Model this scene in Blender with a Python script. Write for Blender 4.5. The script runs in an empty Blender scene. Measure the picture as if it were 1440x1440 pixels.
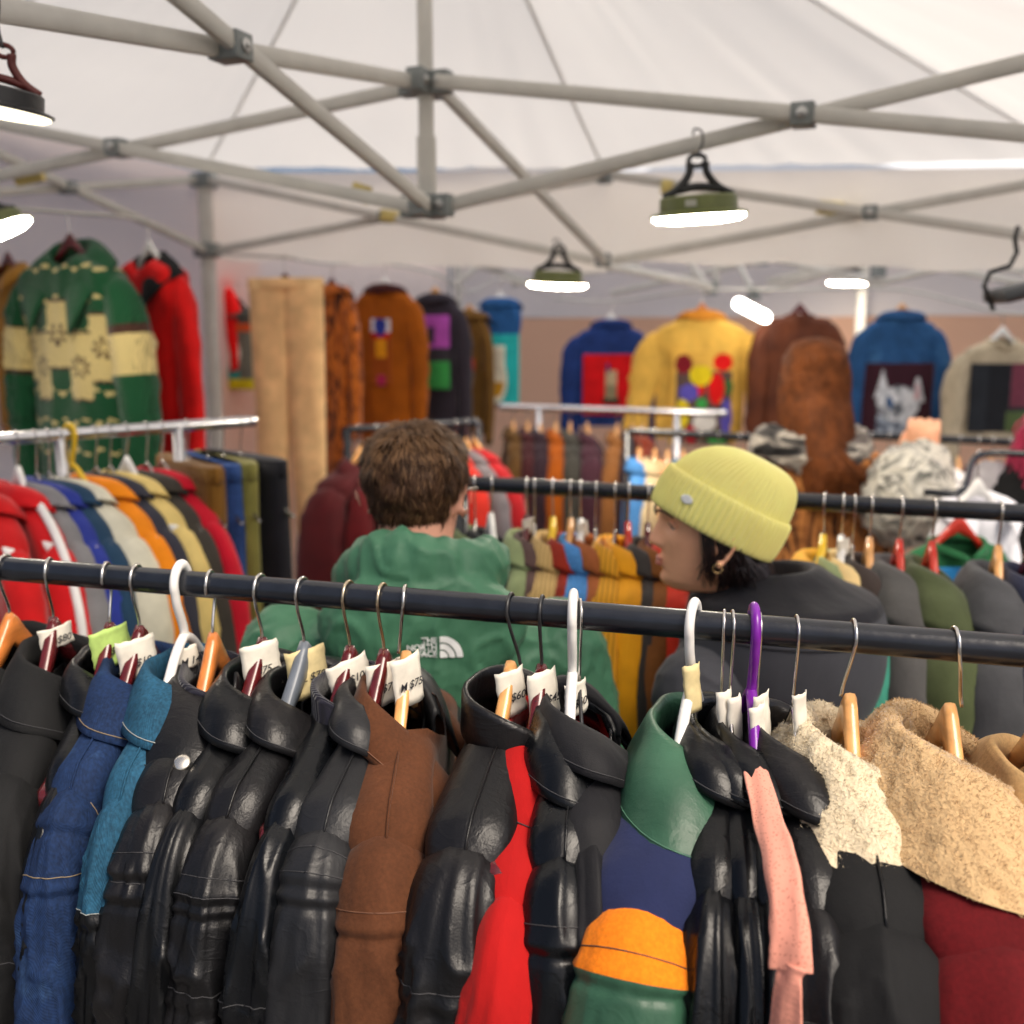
import bpy, bmesh, math, random
from mathutils import Vector, Matrix, noise
from math import sin, cos, pi, radians as R, sqrt, exp
random.seed(7)
S = bpy.context.scene
COL = S.collection
nz = noise.noise
# ------------------------------------------------------------------ camera
F = 1450.0; PITCH = R(9.8); CAMZ = 1.80
_cf = Vector((0, cos(PITCH), -sin(PITCH))); _cu = Vector((0, sin(PITCH), cos(PITCH)))
def ray(px, py):
    return _cf + Vector((1, 0, 0)) * ((px - 720) / F) - _cu * ((py - 720) / F)
def P(px, py, d):
    r = ray(px, py); return Vector((0, 0, CAMZ)) + r * (d / r.y)
def Pz(px, py, z):
    r = ray(px, py); return Vector((0, 0, CAMZ)) + r * ((z - CAMZ) / r.z)
def proj(p):
    q = Vector(p) - Vector((0, 0, CAMZ)); f = q.dot(_cf)
    return 720 + F * q.x / f, 720 - F * q.dot(_cu) / f
cam = bpy.data.cameras.new('camera'); camo = bpy.data.objects.new('camera', cam); COL.objects.link(camo)
camo.location = (0, 0, CAMZ); camo.rotation_euler = (pi / 2 - PITCH, 0, 0)
cam.sensor_width = 36; cam.lens = 36 * F / 1440; cam.clip_start = .02; cam.clip_end = 400
cam.dof.use_dof = True; cam.dof.focus_distance = 1.02; cam.dof.aperture_fstop = cam.lens / 1000 / .0098
S.camera = camo
# ------------------------------------------------------------------ object helpers
def tag(o, label=None, cat=None, group=None, kind=None):
    if label: o['label'] = label
    if cat: o['category'] = cat
    if group: o['group'] = group
    if kind: o['kind'] = kind
    return o
def thing(name, label, cat, loc=(0, 0, 0), rz=0, group=None):
    o = bpy.data.objects.new(name, None); COL.objects.link(o); o.empty_display_size = .05
    o.location = loc; o.rotation_euler = (0, 0, rz)
    return tag(o, label, cat, group)
class MB:
    def __init__(s): s.v = []; s.f = []; s.m = []
    def add(s, vs, fs, m=0):
        n = len(s.v); s.v += [tuple(p) for p in vs]
        for f in fs: s.f.append(tuple(i + n for i in f)); s.m.append(m)
    def grid(s, rows, closed=True, m=0, mfn=None, cap0=False, cap1=False):
        """rows: list of equal length point lists"""
        n = len(s.v); k = len(rows[0])
        for r in rows: s.v += [tuple(p) for p in r]
        for j in range(len(rows) - 1):
            for i in range(k if closed else k - 1):
                i2 = (i + 1) % k
                s.f.append((n + j * k + i, n + j * k + i2, n + (j + 1) * k + i2, n + (j + 1) * k + i))
                s.m.append(mfn(i, j) if mfn else m)
        if cap0: s.f.append(tuple(n + i for i in range(k))[::-1]); s.m.append(mfn(0, 0) if mfn else m)
        if cap1: s.f.append(tuple(n + (len(rows) - 1) * k + i for i in range(k))); s.m.append(mfn(0, len(rows) - 2) if mfn else m)
    def box(s, c, size, rot=None, m=0):
        c = Vector(c); a = []
        for x in (-.5, .5):
            for y in (-.5, .5):
                for z in (-.5, .5):
                    p = Vector((x * size[0], y * size[1], z * size[2]))
                    a.append(c + (rot @ p if rot else p))
        s.add(a, [(0, 1, 3, 2), (4, 6, 7, 5), (0, 4, 5, 1), (2, 3, 7, 6), (0, 2, 6, 4), (1, 5, 7, 3)], m)
    def tube(s, pts, r, n=10, m=0, rfn=None, cap=True, flat=1.0, up=None):
        pts = [Vector(p) for p in pts]; rows = []; prev = None
        for i, p in enumerate(pts):
            t = (pts[min(i + 1, len(pts) - 1)] - pts[max(i - 1, 0)])
            if t.length < 1e-9: t = Vector((0, 0, 1))
            t.normalize()
            if prev is None:
                a = Vector(up) if up else (Vector((0, 0, 1)) if abs(t.z) < .9 else Vector((1, 0, 0)))
            else: a = prev
            a = (a - t * a.dot(t))
            if a.length < 1e-6: a = t.orthogonal()
            a.normalize(); prev = a; b = t.cross(a)
            rr = rfn(i / (len(pts) - 1)) if rfn else r
            rows.append([p + a * (rr * cos(2 * pi * k / n)) + b * (rr * flat * sin(2 * pi * k / n)) for k in range(n)])
        s.grid(rows, True, m, cap0=cap, cap1=cap)
    def bar(s, p, q, w, h, m=0):
        """rectangular bar"""
        p = Vector(p); q = Vector(q); t = (q - p).normalized()
        a = t.cross(Vector((0, 0, 1)))
        if a.length < 1e-4: a = Vector((1, 0, 0))
        a.normalize(); b = a.cross(t); c = .18
        prof = [(-.5, -.5 + c), (-.5 + c, -.5), (.5 - c, -.5), (.5, -.5 + c), (.5, .5 - c), (.5 - c, .5), (-.5 + c, .5), (-.5, .5 - c)]
        s.grid([[e + a * (x * w) + b * (y * h) for x, y in prof] for e in (p, q)], True, m, cap0=True, cap1=True)
    def ell(s, c, r, n=20, k=12, rot=None, m=0):
        c = Vector(c); rows = []
        for j in range(k + 1):
            t = pi * (j + .001) / (k + .002)
            row = []
            for i in range(n):
                p = Vector((r[0] * sin(t) * cos(2 * pi * i / n), r[1] * sin(t) * sin(2 * pi * i / n), r[2] * cos(t)))
                row.append(c + (rot @ p if rot else p))
            rows.append(row)
        s.grid(rows, True, m, cap0=True, cap1=True)
    def cap(s, p, q, r0, r1, n=16, m=0):
        """tapered capsule"""
        p = Vector(p); q = Vector(q); t = (q - p); L = t.length; t.normalize()
        pts = []; rr = []
        for k in range(5): a = -pi / 2 + pi / 2 * k / 4; pts.append(p + t * (r0 * sin(a))); rr.append(max(r0 * cos(a), 1e-4))
        for k in range(5): a = pi / 2 * k / 4; pts.append(q + t * (r1 * sin(a))); rr.append(max(r1 * cos(a), 1e-4))
        a = t.orthogonal().normalized(); b = t.cross(a)
        s.grid([[c + a * (ra * cos(2 * pi * k / n)) + b * (ra * sin(2 * pi * k / n)) for k in range(n)] for c, ra in zip(pts, rr)], True, m, cap0=True, cap1=True)
    def build(s, name, mats, parent=None, smooth=True, fixn=True):
        me = bpy.data.meshes.new(name); me.from_pydata(s.v, [], s.f)
        if not isinstance(mats, (list, tuple)): mats = [mats]
        for m in mats: me.materials.append(m)
        me.polygons.foreach_set('material_index', [min(i, len(mats) - 1) for i in s.m])
        me.polygons.foreach_set('use_smooth', [smooth] * len(s.f))
        if fixn:
            bm = bmesh.new(); bm.from_mesh(me); bmesh.ops.recalc_face_normals(bm, faces=bm.faces); bm.to_mesh(me); bm.free()
        me.update()
        o = bpy.data.objects.new(name, me); COL.objects.link(o)
        if parent: o.parent = parent
        return o
TS = bpy.data.scenes.new('bake')
def baked(o):
    TS.collection.objects.link(o); vl = TS.view_layers[0]; vl.update(); dg = vl.depsgraph
    me = bpy.data.meshes.new_from_object(o.evaluated_get(dg)); TS.collection.objects.unlink(o); return me
def sharp(o, ang=40):
    o.data.set_sharp_from_angle(angle=R(ang)); return o
def solid(o, t, off=0):
    m = o.modifiers.new('solid', 'SOLIDIFY'); m.thickness = t; m.offset = off; return o
def bevel(o, w, seg=2):
    m = o.modifiers.new('bevel', 'BEVEL'); m.width = w; m.segments = seg; m.limit_method = 'ANGLE'; return o
def remesh(o, vox, smooth=4):
    m = o.modifiers.new('r', 'REMESH'); m.mode = 'VOXEL'; m.voxel_size = vox; m.use_smooth_shade = True
    if smooth:
        k = o.modifiers.new('s', 'SMOOTH'); k.factor = .5; k.iterations = smooth
    me = baked(o); mats = list(o.data.materials)
    o.modifiers.clear(); o.data = me
    me.materials.clear()
    for a in mats: me.materials.append(a)
    me.polygons.foreach_set('use_smooth', [True] * len(me.polygons)); me.update()
    return o
def textmesh(name, body, size, mat, parent=None, mtx=None, align='CENTER', shear=0, fn=None, sp=1.0, wt=0):
    c = bpy.data.curves.new(name, 'FONT'); c.body = body; c.size = size; c.align_x = align; c.align_y = 'CENTER'
    c.shear = shear; c.space_line = .78; c.space_character = sp; c.offset = wt; c.resolution_u = 2
    t = bpy.data.objects.new('tmp', c); me = baked(t); bpy.data.objects.remove(t); bpy.data.curves.remove(c)
    me.materials.clear(); me.materials.append(mat); me.name = name
    for v in me.vertices:
        p = v.co.copy()
        if fn: p = fn(p)
        if mtx: p = mtx @ p
        v.co = p
    o = bpy.data.objects.new(name, me); COL.objects.link(o)
    if parent: o.parent = parent
    return o
def catmull(pts, n):
    pts = [Vector(p) for p in pts]; out = []
    q = [pts[0] * 2 - pts[1]] + pts + [pts[-1] * 2 - pts[-2]]
    m = len(pts) - 1
    for k in range(n + 1):
        x = k / n * m; i = min(int(x), m - 1); t = x - i
        a, b, c, d = q[i:i + 4]
        out.append(.5 * ((2 * b) + (c - a) * t + (2 * a - 5 * b + 4 * c - d) * t * t + (3 * b - a - 3 * c + d) * t ** 3))
    return out
def lerp(a, b, t): return a + (b - a) * t
def sm(a, b, x):
    t = max(0, min(1, (x - a) / (b - a))); return t * t * (3 - 2 * t)
def tab(x, xs, ys):
    if x <= xs[0]: return ys[0]
    for i in range(len(xs) - 1):
        if x <= xs[i + 1]:
            t = (x - xs[i]) / (xs[i + 1] - xs[i]); t = t * t * (3 - 2 * t) * .5 + t * .5
            return ys[i] + (ys[i + 1] - ys[i]) * t
    return ys[-1]
# ------------------------------------------------------------------ materials
def rgb(h):
    c = [int(h[i:i + 2], 16) / 255 for i in (0, 2, 4)]
    return tuple((x / 12.92 if x <= .04045 else ((x + .055) / 1.055) ** 2.4) for x in c)
class NT:
    def __init__(s, name):
        s.m = bpy.data.materials.new(name); s.m.use_nodes = True; s.t = s.m.node_tree
        s.p = s.t.nodes['Principled BSDF']; s.tc = s.t.nodes.new('ShaderNodeTexCoord')
    def n(s, typ, **kw):
        x = s.t.nodes.new(typ)
        for k, v in kw.items():
            if k.startswith('_'): setattr(x, k[1:], v)
            else: x.inputs[k].default_value = v
        return x
    def l(s, a, b): s.t.links.new(a, b)
    def coord(s, scale=(1, 1, 1), rot=(0, 0, 0)):
        mp = s.n('ShaderNodeMapping'); mp.inputs['Scale'].default_value = scale; mp.inputs['Rotation'].default_value = rot
        s.l(s.tc.outputs['Object'], mp.inputs['Vector']); return mp.outputs['Vector']
    def noise(s, scale, detail=3, vec=None, rough=.55):
        x = s.n('ShaderNodeTexNoise', Scale=scale, Detail=detail, Roughness=rough); s.l(vec or s.tc.outputs['Object'], x.inputs['Vector']); return x.outputs['Fac']
    def vor(s, scale, vec=None, feat='F1', out='Distance'):
        x = s.n('ShaderNodeTexVoronoi', Scale=scale); x.feature = feat; s.l(vec or s.tc.outputs['Object'], x.inputs['Vector']); return x.outputs[out]
    def wave(s, scale, vec=None, dist=0, axis='X', dscale=1):
        x = s.n('ShaderNodeTexWave', Scale=scale, Distortion=dist); x.inputs['Detail Scale'].default_value = dscale
        x.bands_direction = axis; s.l(vec or s.tc.outputs['Object'], x.inputs['Vector']); return x.outputs['Fac']
    def ramp(s, fac, stops, interp='LINEAR'):
        x = s.n('ShaderNodeValToRGB'); e = x.color_ramp.elements; x.color_ramp.interpolation = interp
        while len(e) < len(stops): e.new(.5)
        for k, (pos, c) in enumerate(stops): e[k].position = pos; e[k].color = (*c, 1)
        s.l(fac, x.inputs['Fac']); return x.outputs['Color']
    def mix(s, fac, a, b, mode='MIX'):
        x = s.n('ShaderNodeMix', _data_type='RGBA', _blend_type=mode)
        for sock, v in ((x.inputs[0], fac), (x.inputs[6], a), (x.inputs[7], b)):
            if isinstance(v, (int, float)): sock.default_value = v
            elif isinstance(v, tuple): sock.default_value = (*v, 1)
            else: s.l(v, sock)
        return x.outputs[2]
    def bump(s, h, dist, strength=1, prev=None):
        x = s.n('ShaderNodeBump', Distance=dist, Strength=strength); s.l(h, x.inputs['Height'])
        if prev: s.l(prev, x.inputs['Normal'])
        return x.outputs['Normal']
    def out(s, col=None, rough=None, nrm=None, sheen=0, spec=None, metal=0, coat=0):
        p = s.p
        if col is not None:
            if isinstance(col, tuple): p.inputs['Base Color'].default_value = (*col, 1)
            else: s.l(col, p.inputs['Base Color'])
        if rough is not None:
            if isinstance(rough, (int, float)): p.inputs['Roughness'].default_value = rough
            else: s.l(rough, p.inputs['Roughness'])
        if nrm: s.l(nrm, p.inputs['Normal'])
        if sheen: p.inputs['Sheen Weight'].default_value = sheen; p.inputs['Sheen Roughness'].default_value = .4
        if spec is not None: p.inputs['Specular IOR Level'].default_value = spec
        p.inputs['Metallic'].default_value = metal; p.inputs['Coat Weight'].default_value = coat
        return s.m
def scl(c, k): return tuple(min(1, x * k) for x in c)
_mc = {}
def plain(name, col, rough=.5, metal=0, spec=.5, var=.12, vs=30, bump=0, bs=200):
    key = ('p', name)
    if key in _mc: return _mc[key]
    t = NT(name); c = t.ramp(t.noise(vs), [(.3, scl(col, 1 - var)), (.7, scl(col, 1 + var))])
    nb = t.bump(t.noise(bs), bump) if bump else None
    _mc[key] = t.out(c, rough, nb, metal=metal, spec=spec); return _mc[key]
def leather(name, col, rough=.36, grain=1.0, tone=None):
    key = ('l', name)
    if key in _mc: return _mc[key]
    t = NT(name)
    c = t.ramp(t.noise(9, 5), [(.3, scl(col, .75)), (.75, tone or scl(col, 1.4))])
    rg = t.n('ShaderNodeMapRange'); rg.inputs[3].default_value = rough - .07; rg.inputs[4].default_value = rough + .14
    t.l(t.noise(26, 4), rg.inputs[0])
    n1 = t.bump(t.noise(30, 5, t.coord((1, 1, .5))), .0011 * grain, .6)
    n2 = t.bump(t.vor(560, feat='SMOOTH_F1'), .0002 * grain, .5, n1)
    n3 = t.bump(t.noise(150, 3, t.coord((1, 1, .3))), .0007 * grain, .5, n2)
    x = t.n('ShaderNodeTexNoise', Scale=17, Detail=4, Distortion=.8); t.l(t.coord((1, 1, 1.5)), x.inputs['Vector'])
    rd_ = t.ramp(x.outputs['Fac'], [(.44, (0, 0, 0)), (.495, (1, 1, 1)), (.55, (0, 0, 0))]); n3 = t.bump(rd_, .0007 * grain, .26, n3)
    _mc[key] = t.out(c, rg.outputs[0], n3, spec=.30); return _mc[key]
def cloth(name, col, rough=.85, weave=140, wb=.0006, var=.18, sheen=.15, vs=14, fold=.004):
    key = ('c', name)
    if key in _mc: return _mc[key]
    t = NT(name)
    c = t.ramp(t.noise(vs, 4), [(.3, scl(col, 1 - var)), (.7, scl(col, 1 + var))])
    n1 = t.bump(t.noise(22, 3, t.coord((1, 1, .5))), fold, .8)
    n2 = t.bump(t.noise(weave * 3, 2), wb, .5, n1)
    _mc[key] = t.out(c, rough, n2, sheen=sheen, spec=.3); return _mc[key]
def denim(name, col, light, vs=11):
    key = ('d', name)
    if key in _mc: return _mc[key]
    t = NT(name)
    w = t.wave(230, t.coord((1, 1, 1), (.6, .5, .5)), .6, 'DIAGONAL')
    base = t.ramp(t.noise(vs, 6, rough=.65), [(.28, col), (.55, scl(col, 1.5)), (.8, light)])
    fine = t.ramp(t.noise(300, 2, t.coord((1, 1, .4))), [(.3, (.55, .55, .55)), (.7, (1.25, 1.25, 1.25))])
    c = t.mix(.8, base, fine, 'MULTIPLY')
    tw = t.ramp(w, [(.2, (.75, .75, .75)), (.8, (1.2, 1.2, 1.2))]); c = t.mix(.3, c, tw, 'MULTIPLY')
    n = t.bump(w, .0003, .5, t.bump(t.noise(30, 4), .004, .8))
    _mc[key] = t.out(c, .85, n, spec=.25); return _mc[key]
def suede(name, col, var=.22):
    key = ('s', name)
    if key in _mc: return _mc[key]
    t = NT(name)
    c = t.ramp(t.noise(12, 6, rough=.7), [(.3, scl(col, 1 - var)), (.7, scl(col, 1 + var))])
    c = t.mix(.5, c, t.ramp(t.noise(260, 2), [(.3, (.7, .7, .7)), (.7, (1.2, 1.2, 1.2))]), 'MULTIPLY')
    n = t.bump(t.noise(350, 2), .0008, .5, t.bump(t.noise(25, 3), .003, .8))
    _mc[key] = t.out(c, .9, n, sheen=.08, spec=.2); return _mc[key]
def fleece(name, col):
    t = NT(name); c = t.ramp(t.noise(40, 4), [(.3, scl(col, .93)), (.7, scl(col, 1.06))]); n = None
    for sc, d in ((95, .0045), (210, .0022)):
        x = t.n('ShaderNodeTexNoise', Scale=sc, Detail=1.5, Distortion=.5); t.l(t.tc.outputs['Object'], x.inputs['Vector'])
        n = t.bump(t.ramp(x.outputs['Fac'], [(.36, (0, 0, 0)), (.5, (1, 1, 1)), (.64, (0, 0, 0))]), d, .24, n)
    return t.out(c, .95, n, sheen=.35, spec=.15)
def ribbed(name, col, axis='X', scale=75, depth=.0015, rough=.85):
    key = ('r', name)
    if key in _mc: return _mc[key]
    t = NT(name); w = t.wave(scale, None, .4, axis)
    c = t.mix(.8, col, t.ramp(w, [(.1, (.5, .5, .5)), (.6, (1, 1, 1))]), 'MULTIPLY')
    _mc[key] = t.out(c, rough, t.bump(w, depth, .8), sheen=.2, spec=.2); return _mc[key]
def streak(name, stops, scale=16, vec=(1, 1, .22), rough=.85, dist=3):
    key = ('k', name)
    if key in _mc: return _mc[key]
    t = NT(name); x = t.n('ShaderNodeTexNoise', Scale=scale, Detail=4, Distortion=dist); t.l(t.coord(vec), x.inputs['Vector'])
    c = t.ramp(x.outputs['Fac'], stops)
    _mc[key] = t.out(c, rough, t.bump(t.noise(120), .003, .7), sheen=.3, spec=.2); return _mc[key]
def fabric(name, col, trans, rough=.9, tm=.5):
    t = NT(name); p = t.p; c = t.ramp(t.noise(1.3, 4), [(.3, scl(col, .94)), (.7, scl(col, 1.02))])
    nb = t.bump(t.noise(5, 4), .02, .5)
    d = t.n('ShaderNodeBsdfDiffuse'); tr = t.n('ShaderNodeBsdfTranslucent'); t.l(c, d.inputs['Color']); t.l(nb, d.inputs['Normal'])
    tr.inputs['Color'].default_value = (*trans, 1)
    mx = t.n('ShaderNodeMixShader'); mx.inputs[0].default_value = tm; t.l(d.outputs[0], mx.inputs[1]); t.l(tr.outputs[0], mx.inputs[2])
    t.l(mx.outputs[0], t.t.nodes['Material Output'].inputs['Surface']); t.t.nodes.remove(p); return t.m
def emit(name, col, s):
    t = NT(name); t.p.inputs['Base Color'].default_value = (*col, 1); t.p.inputs['Emission Color'].default_value = (*col, 1); t.p.inputs['Emission Strength'].default_value = s
    return t.m
BLACK = (.012, .013, .016)
M_blk = leather('black leather', (.0030, .0034, .0042), .27, tone=(.0055, .006, .0072))
M_blk2 = leather('worn black leather', (.0050, .0055, .0066), .31, 1.2, tone=(.012, .0108, .0115))
M_blk3 = leather('smooth black leather', (.0025, .0032, .0045), .24, .7, tone=(.0045, .0053, .007))
M_char = leather('charcoal leather', (.011, .0115, .0135), .36, 1.0, tone=(.019, .0195, .0215))
M_brn = suede('brown suede', (.085, .030, .012))
M_grl = leather('green leather', (.028, .085, .050), .36, .9, tone=(.05, .14, .085))
M_org = suede('orange suede', (.78, .20, .008), .1)
M_nvy = cloth('navy wool', (.012, .018, .065), .9)
M_red = cloth('red wool', (.36, .003, .003), .9, 160, .0005, .1, .1)
M_dk = cloth('matte black cloth', (.0035, .0038, .0045), .8, 200, sheen=.02)
M_vel = cloth('black velvet', (.004, .004, .006), .7, 200, sheen=.08)
M_dr = suede('dark red suede', (.10, .004, .006))
M_den = denim('dark blue denim', (.005, .016, .052), (.040, .090, .190))
M_teal = denim('teal blue denim', (.010, .052, .095), (.065, .19, .28))
M_lining = cloth('black lining', (.006, .006, .008), .6)
M_rib = ribbed('navy rib knit', (.014, .014, .024))
M_pink = suede('pink suede', (.72, .30, .22), .10)
M_cream = fleece('cream sheepskin', (.66, .56, .39))
M_tan = fleece('tan sheepskin', (.55, .375, .195))
M_beige = suede('beige suede', (.48, .30, .13), .15)
M_steel = plain('hanger steel', (.62, .60, .57), .22, 1.0, var=.1)
M_brass = plain('brassy steel', (.58, .48, .34), .25, 1.0, var=.1)
M_bwire = plain('black wire', (.02, .02, .022), .35)
M_rail = plain('black rail paint', (.009, .011, .016), .27, 0, .6, var=.3, vs=40, bump=.0006, bs=60)
M_chrome = plain('chrome rail', (.66, .66, .68), .22, 1.0)
M_stitch = plain('thread', (.028, .028, .031), .7)
STITCH = {'dark blue denim': plain('tan thread', (.20, .15, .09), .7), 'teal blue denim': plain('pale thread', (.26, .28, .27), .7), 'brown suede': plain('brown thread', (.14, .06, .03), .7), 'green leather': plain('green thread', (.06, .16, .10), .7)}
M_wpl = plain('white plastic', (.78, .77, .74), .3, var=.05)
M_paper = plain('price paper', (.76, .72, .62), .8, var=.08, vs=80)
M_ypap = plain('yellowed paper', (.70, .58, .30), .8, var=.15, vs=60)
M_gpap = plain('green paper', (.42, .60, .16), .7, var=.2, vs=50)
M_ink = plain('black ink', (.02, .02, .025), .6)
def woodm(name, col, rough=.28):
    t = NT(name); g = t.noise(60, 5, t.coord((.12, 1, 1)))
    c = t.ramp(g, [(.3, scl(col, .7)), (.7, scl(col, 1.2))]); return t.out(c, rough, t.bump(g, .0008, .5), coat=.3)
W_or = woodm('orange wood', (.62, .20, .045)); W_dr = woodm('dark red wood', (.10, .010, .012), .2); W_lt = woodm('honey wood', (.72, .36, .12))
W_gr = plain('grey plastic', (.13, .15, .18), .35); W_pu = plain('purple plastic', (.17, .012, .30), .25, var=.05); W_ye = plain('yellow plastic', (.85, .55, .02), .3)
W_wh = M_wpl; W_bk = plain('black plastic', (.02, .02, .022), .3); W_rd = plain('red lacquer', (.50, .03, .015), .2)
EXPO = 1.0
# ------------------------------------------------------------------ garments
def strands(mb, faces_src, count, length, width, curl=.5, seed=1, m=0, down=0.0, lift=1.0):
    """soft tufts growing from the faces of an MB: uncombed fleece"""
    rnd = random.Random(seed); vs = [Vector(p) for p in faces_src.v]; tri = []
    tot = 0
    for f in faces_src.f:
        if len(f) != 4: continue
        a, b, c, d = (vs[i] for i in f); ar = ((c - a).cross(d - b)).length * .5
        tot += ar; tri.append((tot, a, b, c, d))
    import bisect
    cum = [t[0] for t in tri]
    for _ in range(count):
        t = tri[min(bisect.bisect(cum, rnd.random() * tot), len(tri) - 1)]
        _, a, b, c, d = t
        u, w = rnd.random(), rnd.random()
        p = a.lerp(b, u).lerp(d.lerp(c, u), w)
        n = (c - a).cross(d - b).normalized()
        yield_dir = Vector((nz(p * 60), nz(p * 60 + Vector((9, 0, 0))), nz(p * 60 + Vector((0, 9, 0))))) * curl * 1.6
        dirn = (n * lift + yield_dir * .3 + Vector((rnd.uniform(-1, 1), rnd.uniform(-1, 1), rnd.uniform(-1, 1))) * curl * .5 + Vector((0, 0, -down))).normalized()
        side = dirn.cross(Vector((rnd.uniform(-1, 1), rnd.uniform(-1, 1), rnd.uniform(-1, 1)))).normalized() * width * .5
        L = length * rnd.uniform(.6, 1.2)
        bend = (side.normalized().cross(dirn) * rnd.uniform(-.9, .9) + yield_dir * .15) * L
        p1 = p + dirn * L * .55 + bend * .25; p2 = p + dirn * L * .85 + bend
        mb.add([p - side, p + side, p1 + side * .85, p1 - side * .85, p2 + side * .25, p2 - side * .25], [(0, 1, 2, 3), (3, 2, 4, 5)], m)
def zsh(u, g):
    a = abs(u)
    return g['nz'] - g['slope'] * max(0, a - .065) - g.get('rnd', .024) * sm(.78, 1.02, a / g['W']) ** 1.3 + .012 * sm(.07, .03, a) * 0
def make_body(g, parent, mats, mfn=None, na=72, nq=34, name='body', zmin=None):
    W, T, L = g['W'], g['T'], g['L']; seed = g['seed']; wr = g.get('wr', .006)
    hem = g['nz'] - L; rows = []
    us = []
    for i in range(na):
        a = 2 * pi * i / na; us.append(a)
    for j in range(nq + 1):
        q = (j / nq) ** 2.3; row = []
        for a in us:
            c, s_ = cos(a), sin(a)
            u0 = W * math.copysign(abs(c) ** .8, c)
            wq = 1 - .10 * sm(.12, .35, q) + g.get('flare', .0) * q
            u = u0 * wq
            d = q * L
            sh = max(0.0, 1 - abs(u0 / W) ** 2.6) ** .5
            rd = sqrt(max(0, 1 - (1 - min(d / .030, 1)) ** 2))
            fu = sm(.25, .85, abs(u0) / W) * (1 - sm(.10, .30, q)) * (1 if g.get('set', 1) else 0)
            sh2 = max(0.0, 1 - abs(u0 / W) ** 7) ** .5
            tt = lerp(T * sh, max(T, g['rv'] * .92) * sh2, fu) * rd
            if abs(u0) < .066: tt = max(tt, g.get('nb', .042) * sqrt(1 - (u0 / .067) ** 2) * (1 - sm(.0, .25, q)) )
            sg = 1 if s_ > 1e-6 else (-1 if s_ < -1e-6 else 0)
            z0 = zsh(u0, g) - (.035 * sm(.07, .0, abs(u0)) if sg > 0 else .0) * 1
            z = z0 + (hem - z0) * q
            fl = nz(Vector((u * 11, z * 2.6 + seed, sg * 3.1))) * wr * (.3 + 1.4 * sm(.05, .5, q)) + nz(Vector((u * 24, z * 14 + seed, sg * 5))) * wr * .35
            v = sg * tt + fl * sh * (sg if sg else 0) * (rd if abs(u0) > .066 else 1) + g.get('lean', 0) * (z - g['nz'])
            row.append((u, v, z))
        rows.append(row)
    mb = MB()
    if mfn:
        def mf(i, j):
            p = Vector(rows[j][i]); p2 = Vector(rows[j + 1][(i + 1) % na]); c = (p + p2) / 2
            return mfn(c.x, c.z - g['nz'], 1 if us[i] < pi - .001 else -1)
        mb.grid(rows, True, mfn=mf)
    else: mb.grid(rows, True)
    return mb.build(name, mats, parent)
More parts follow.
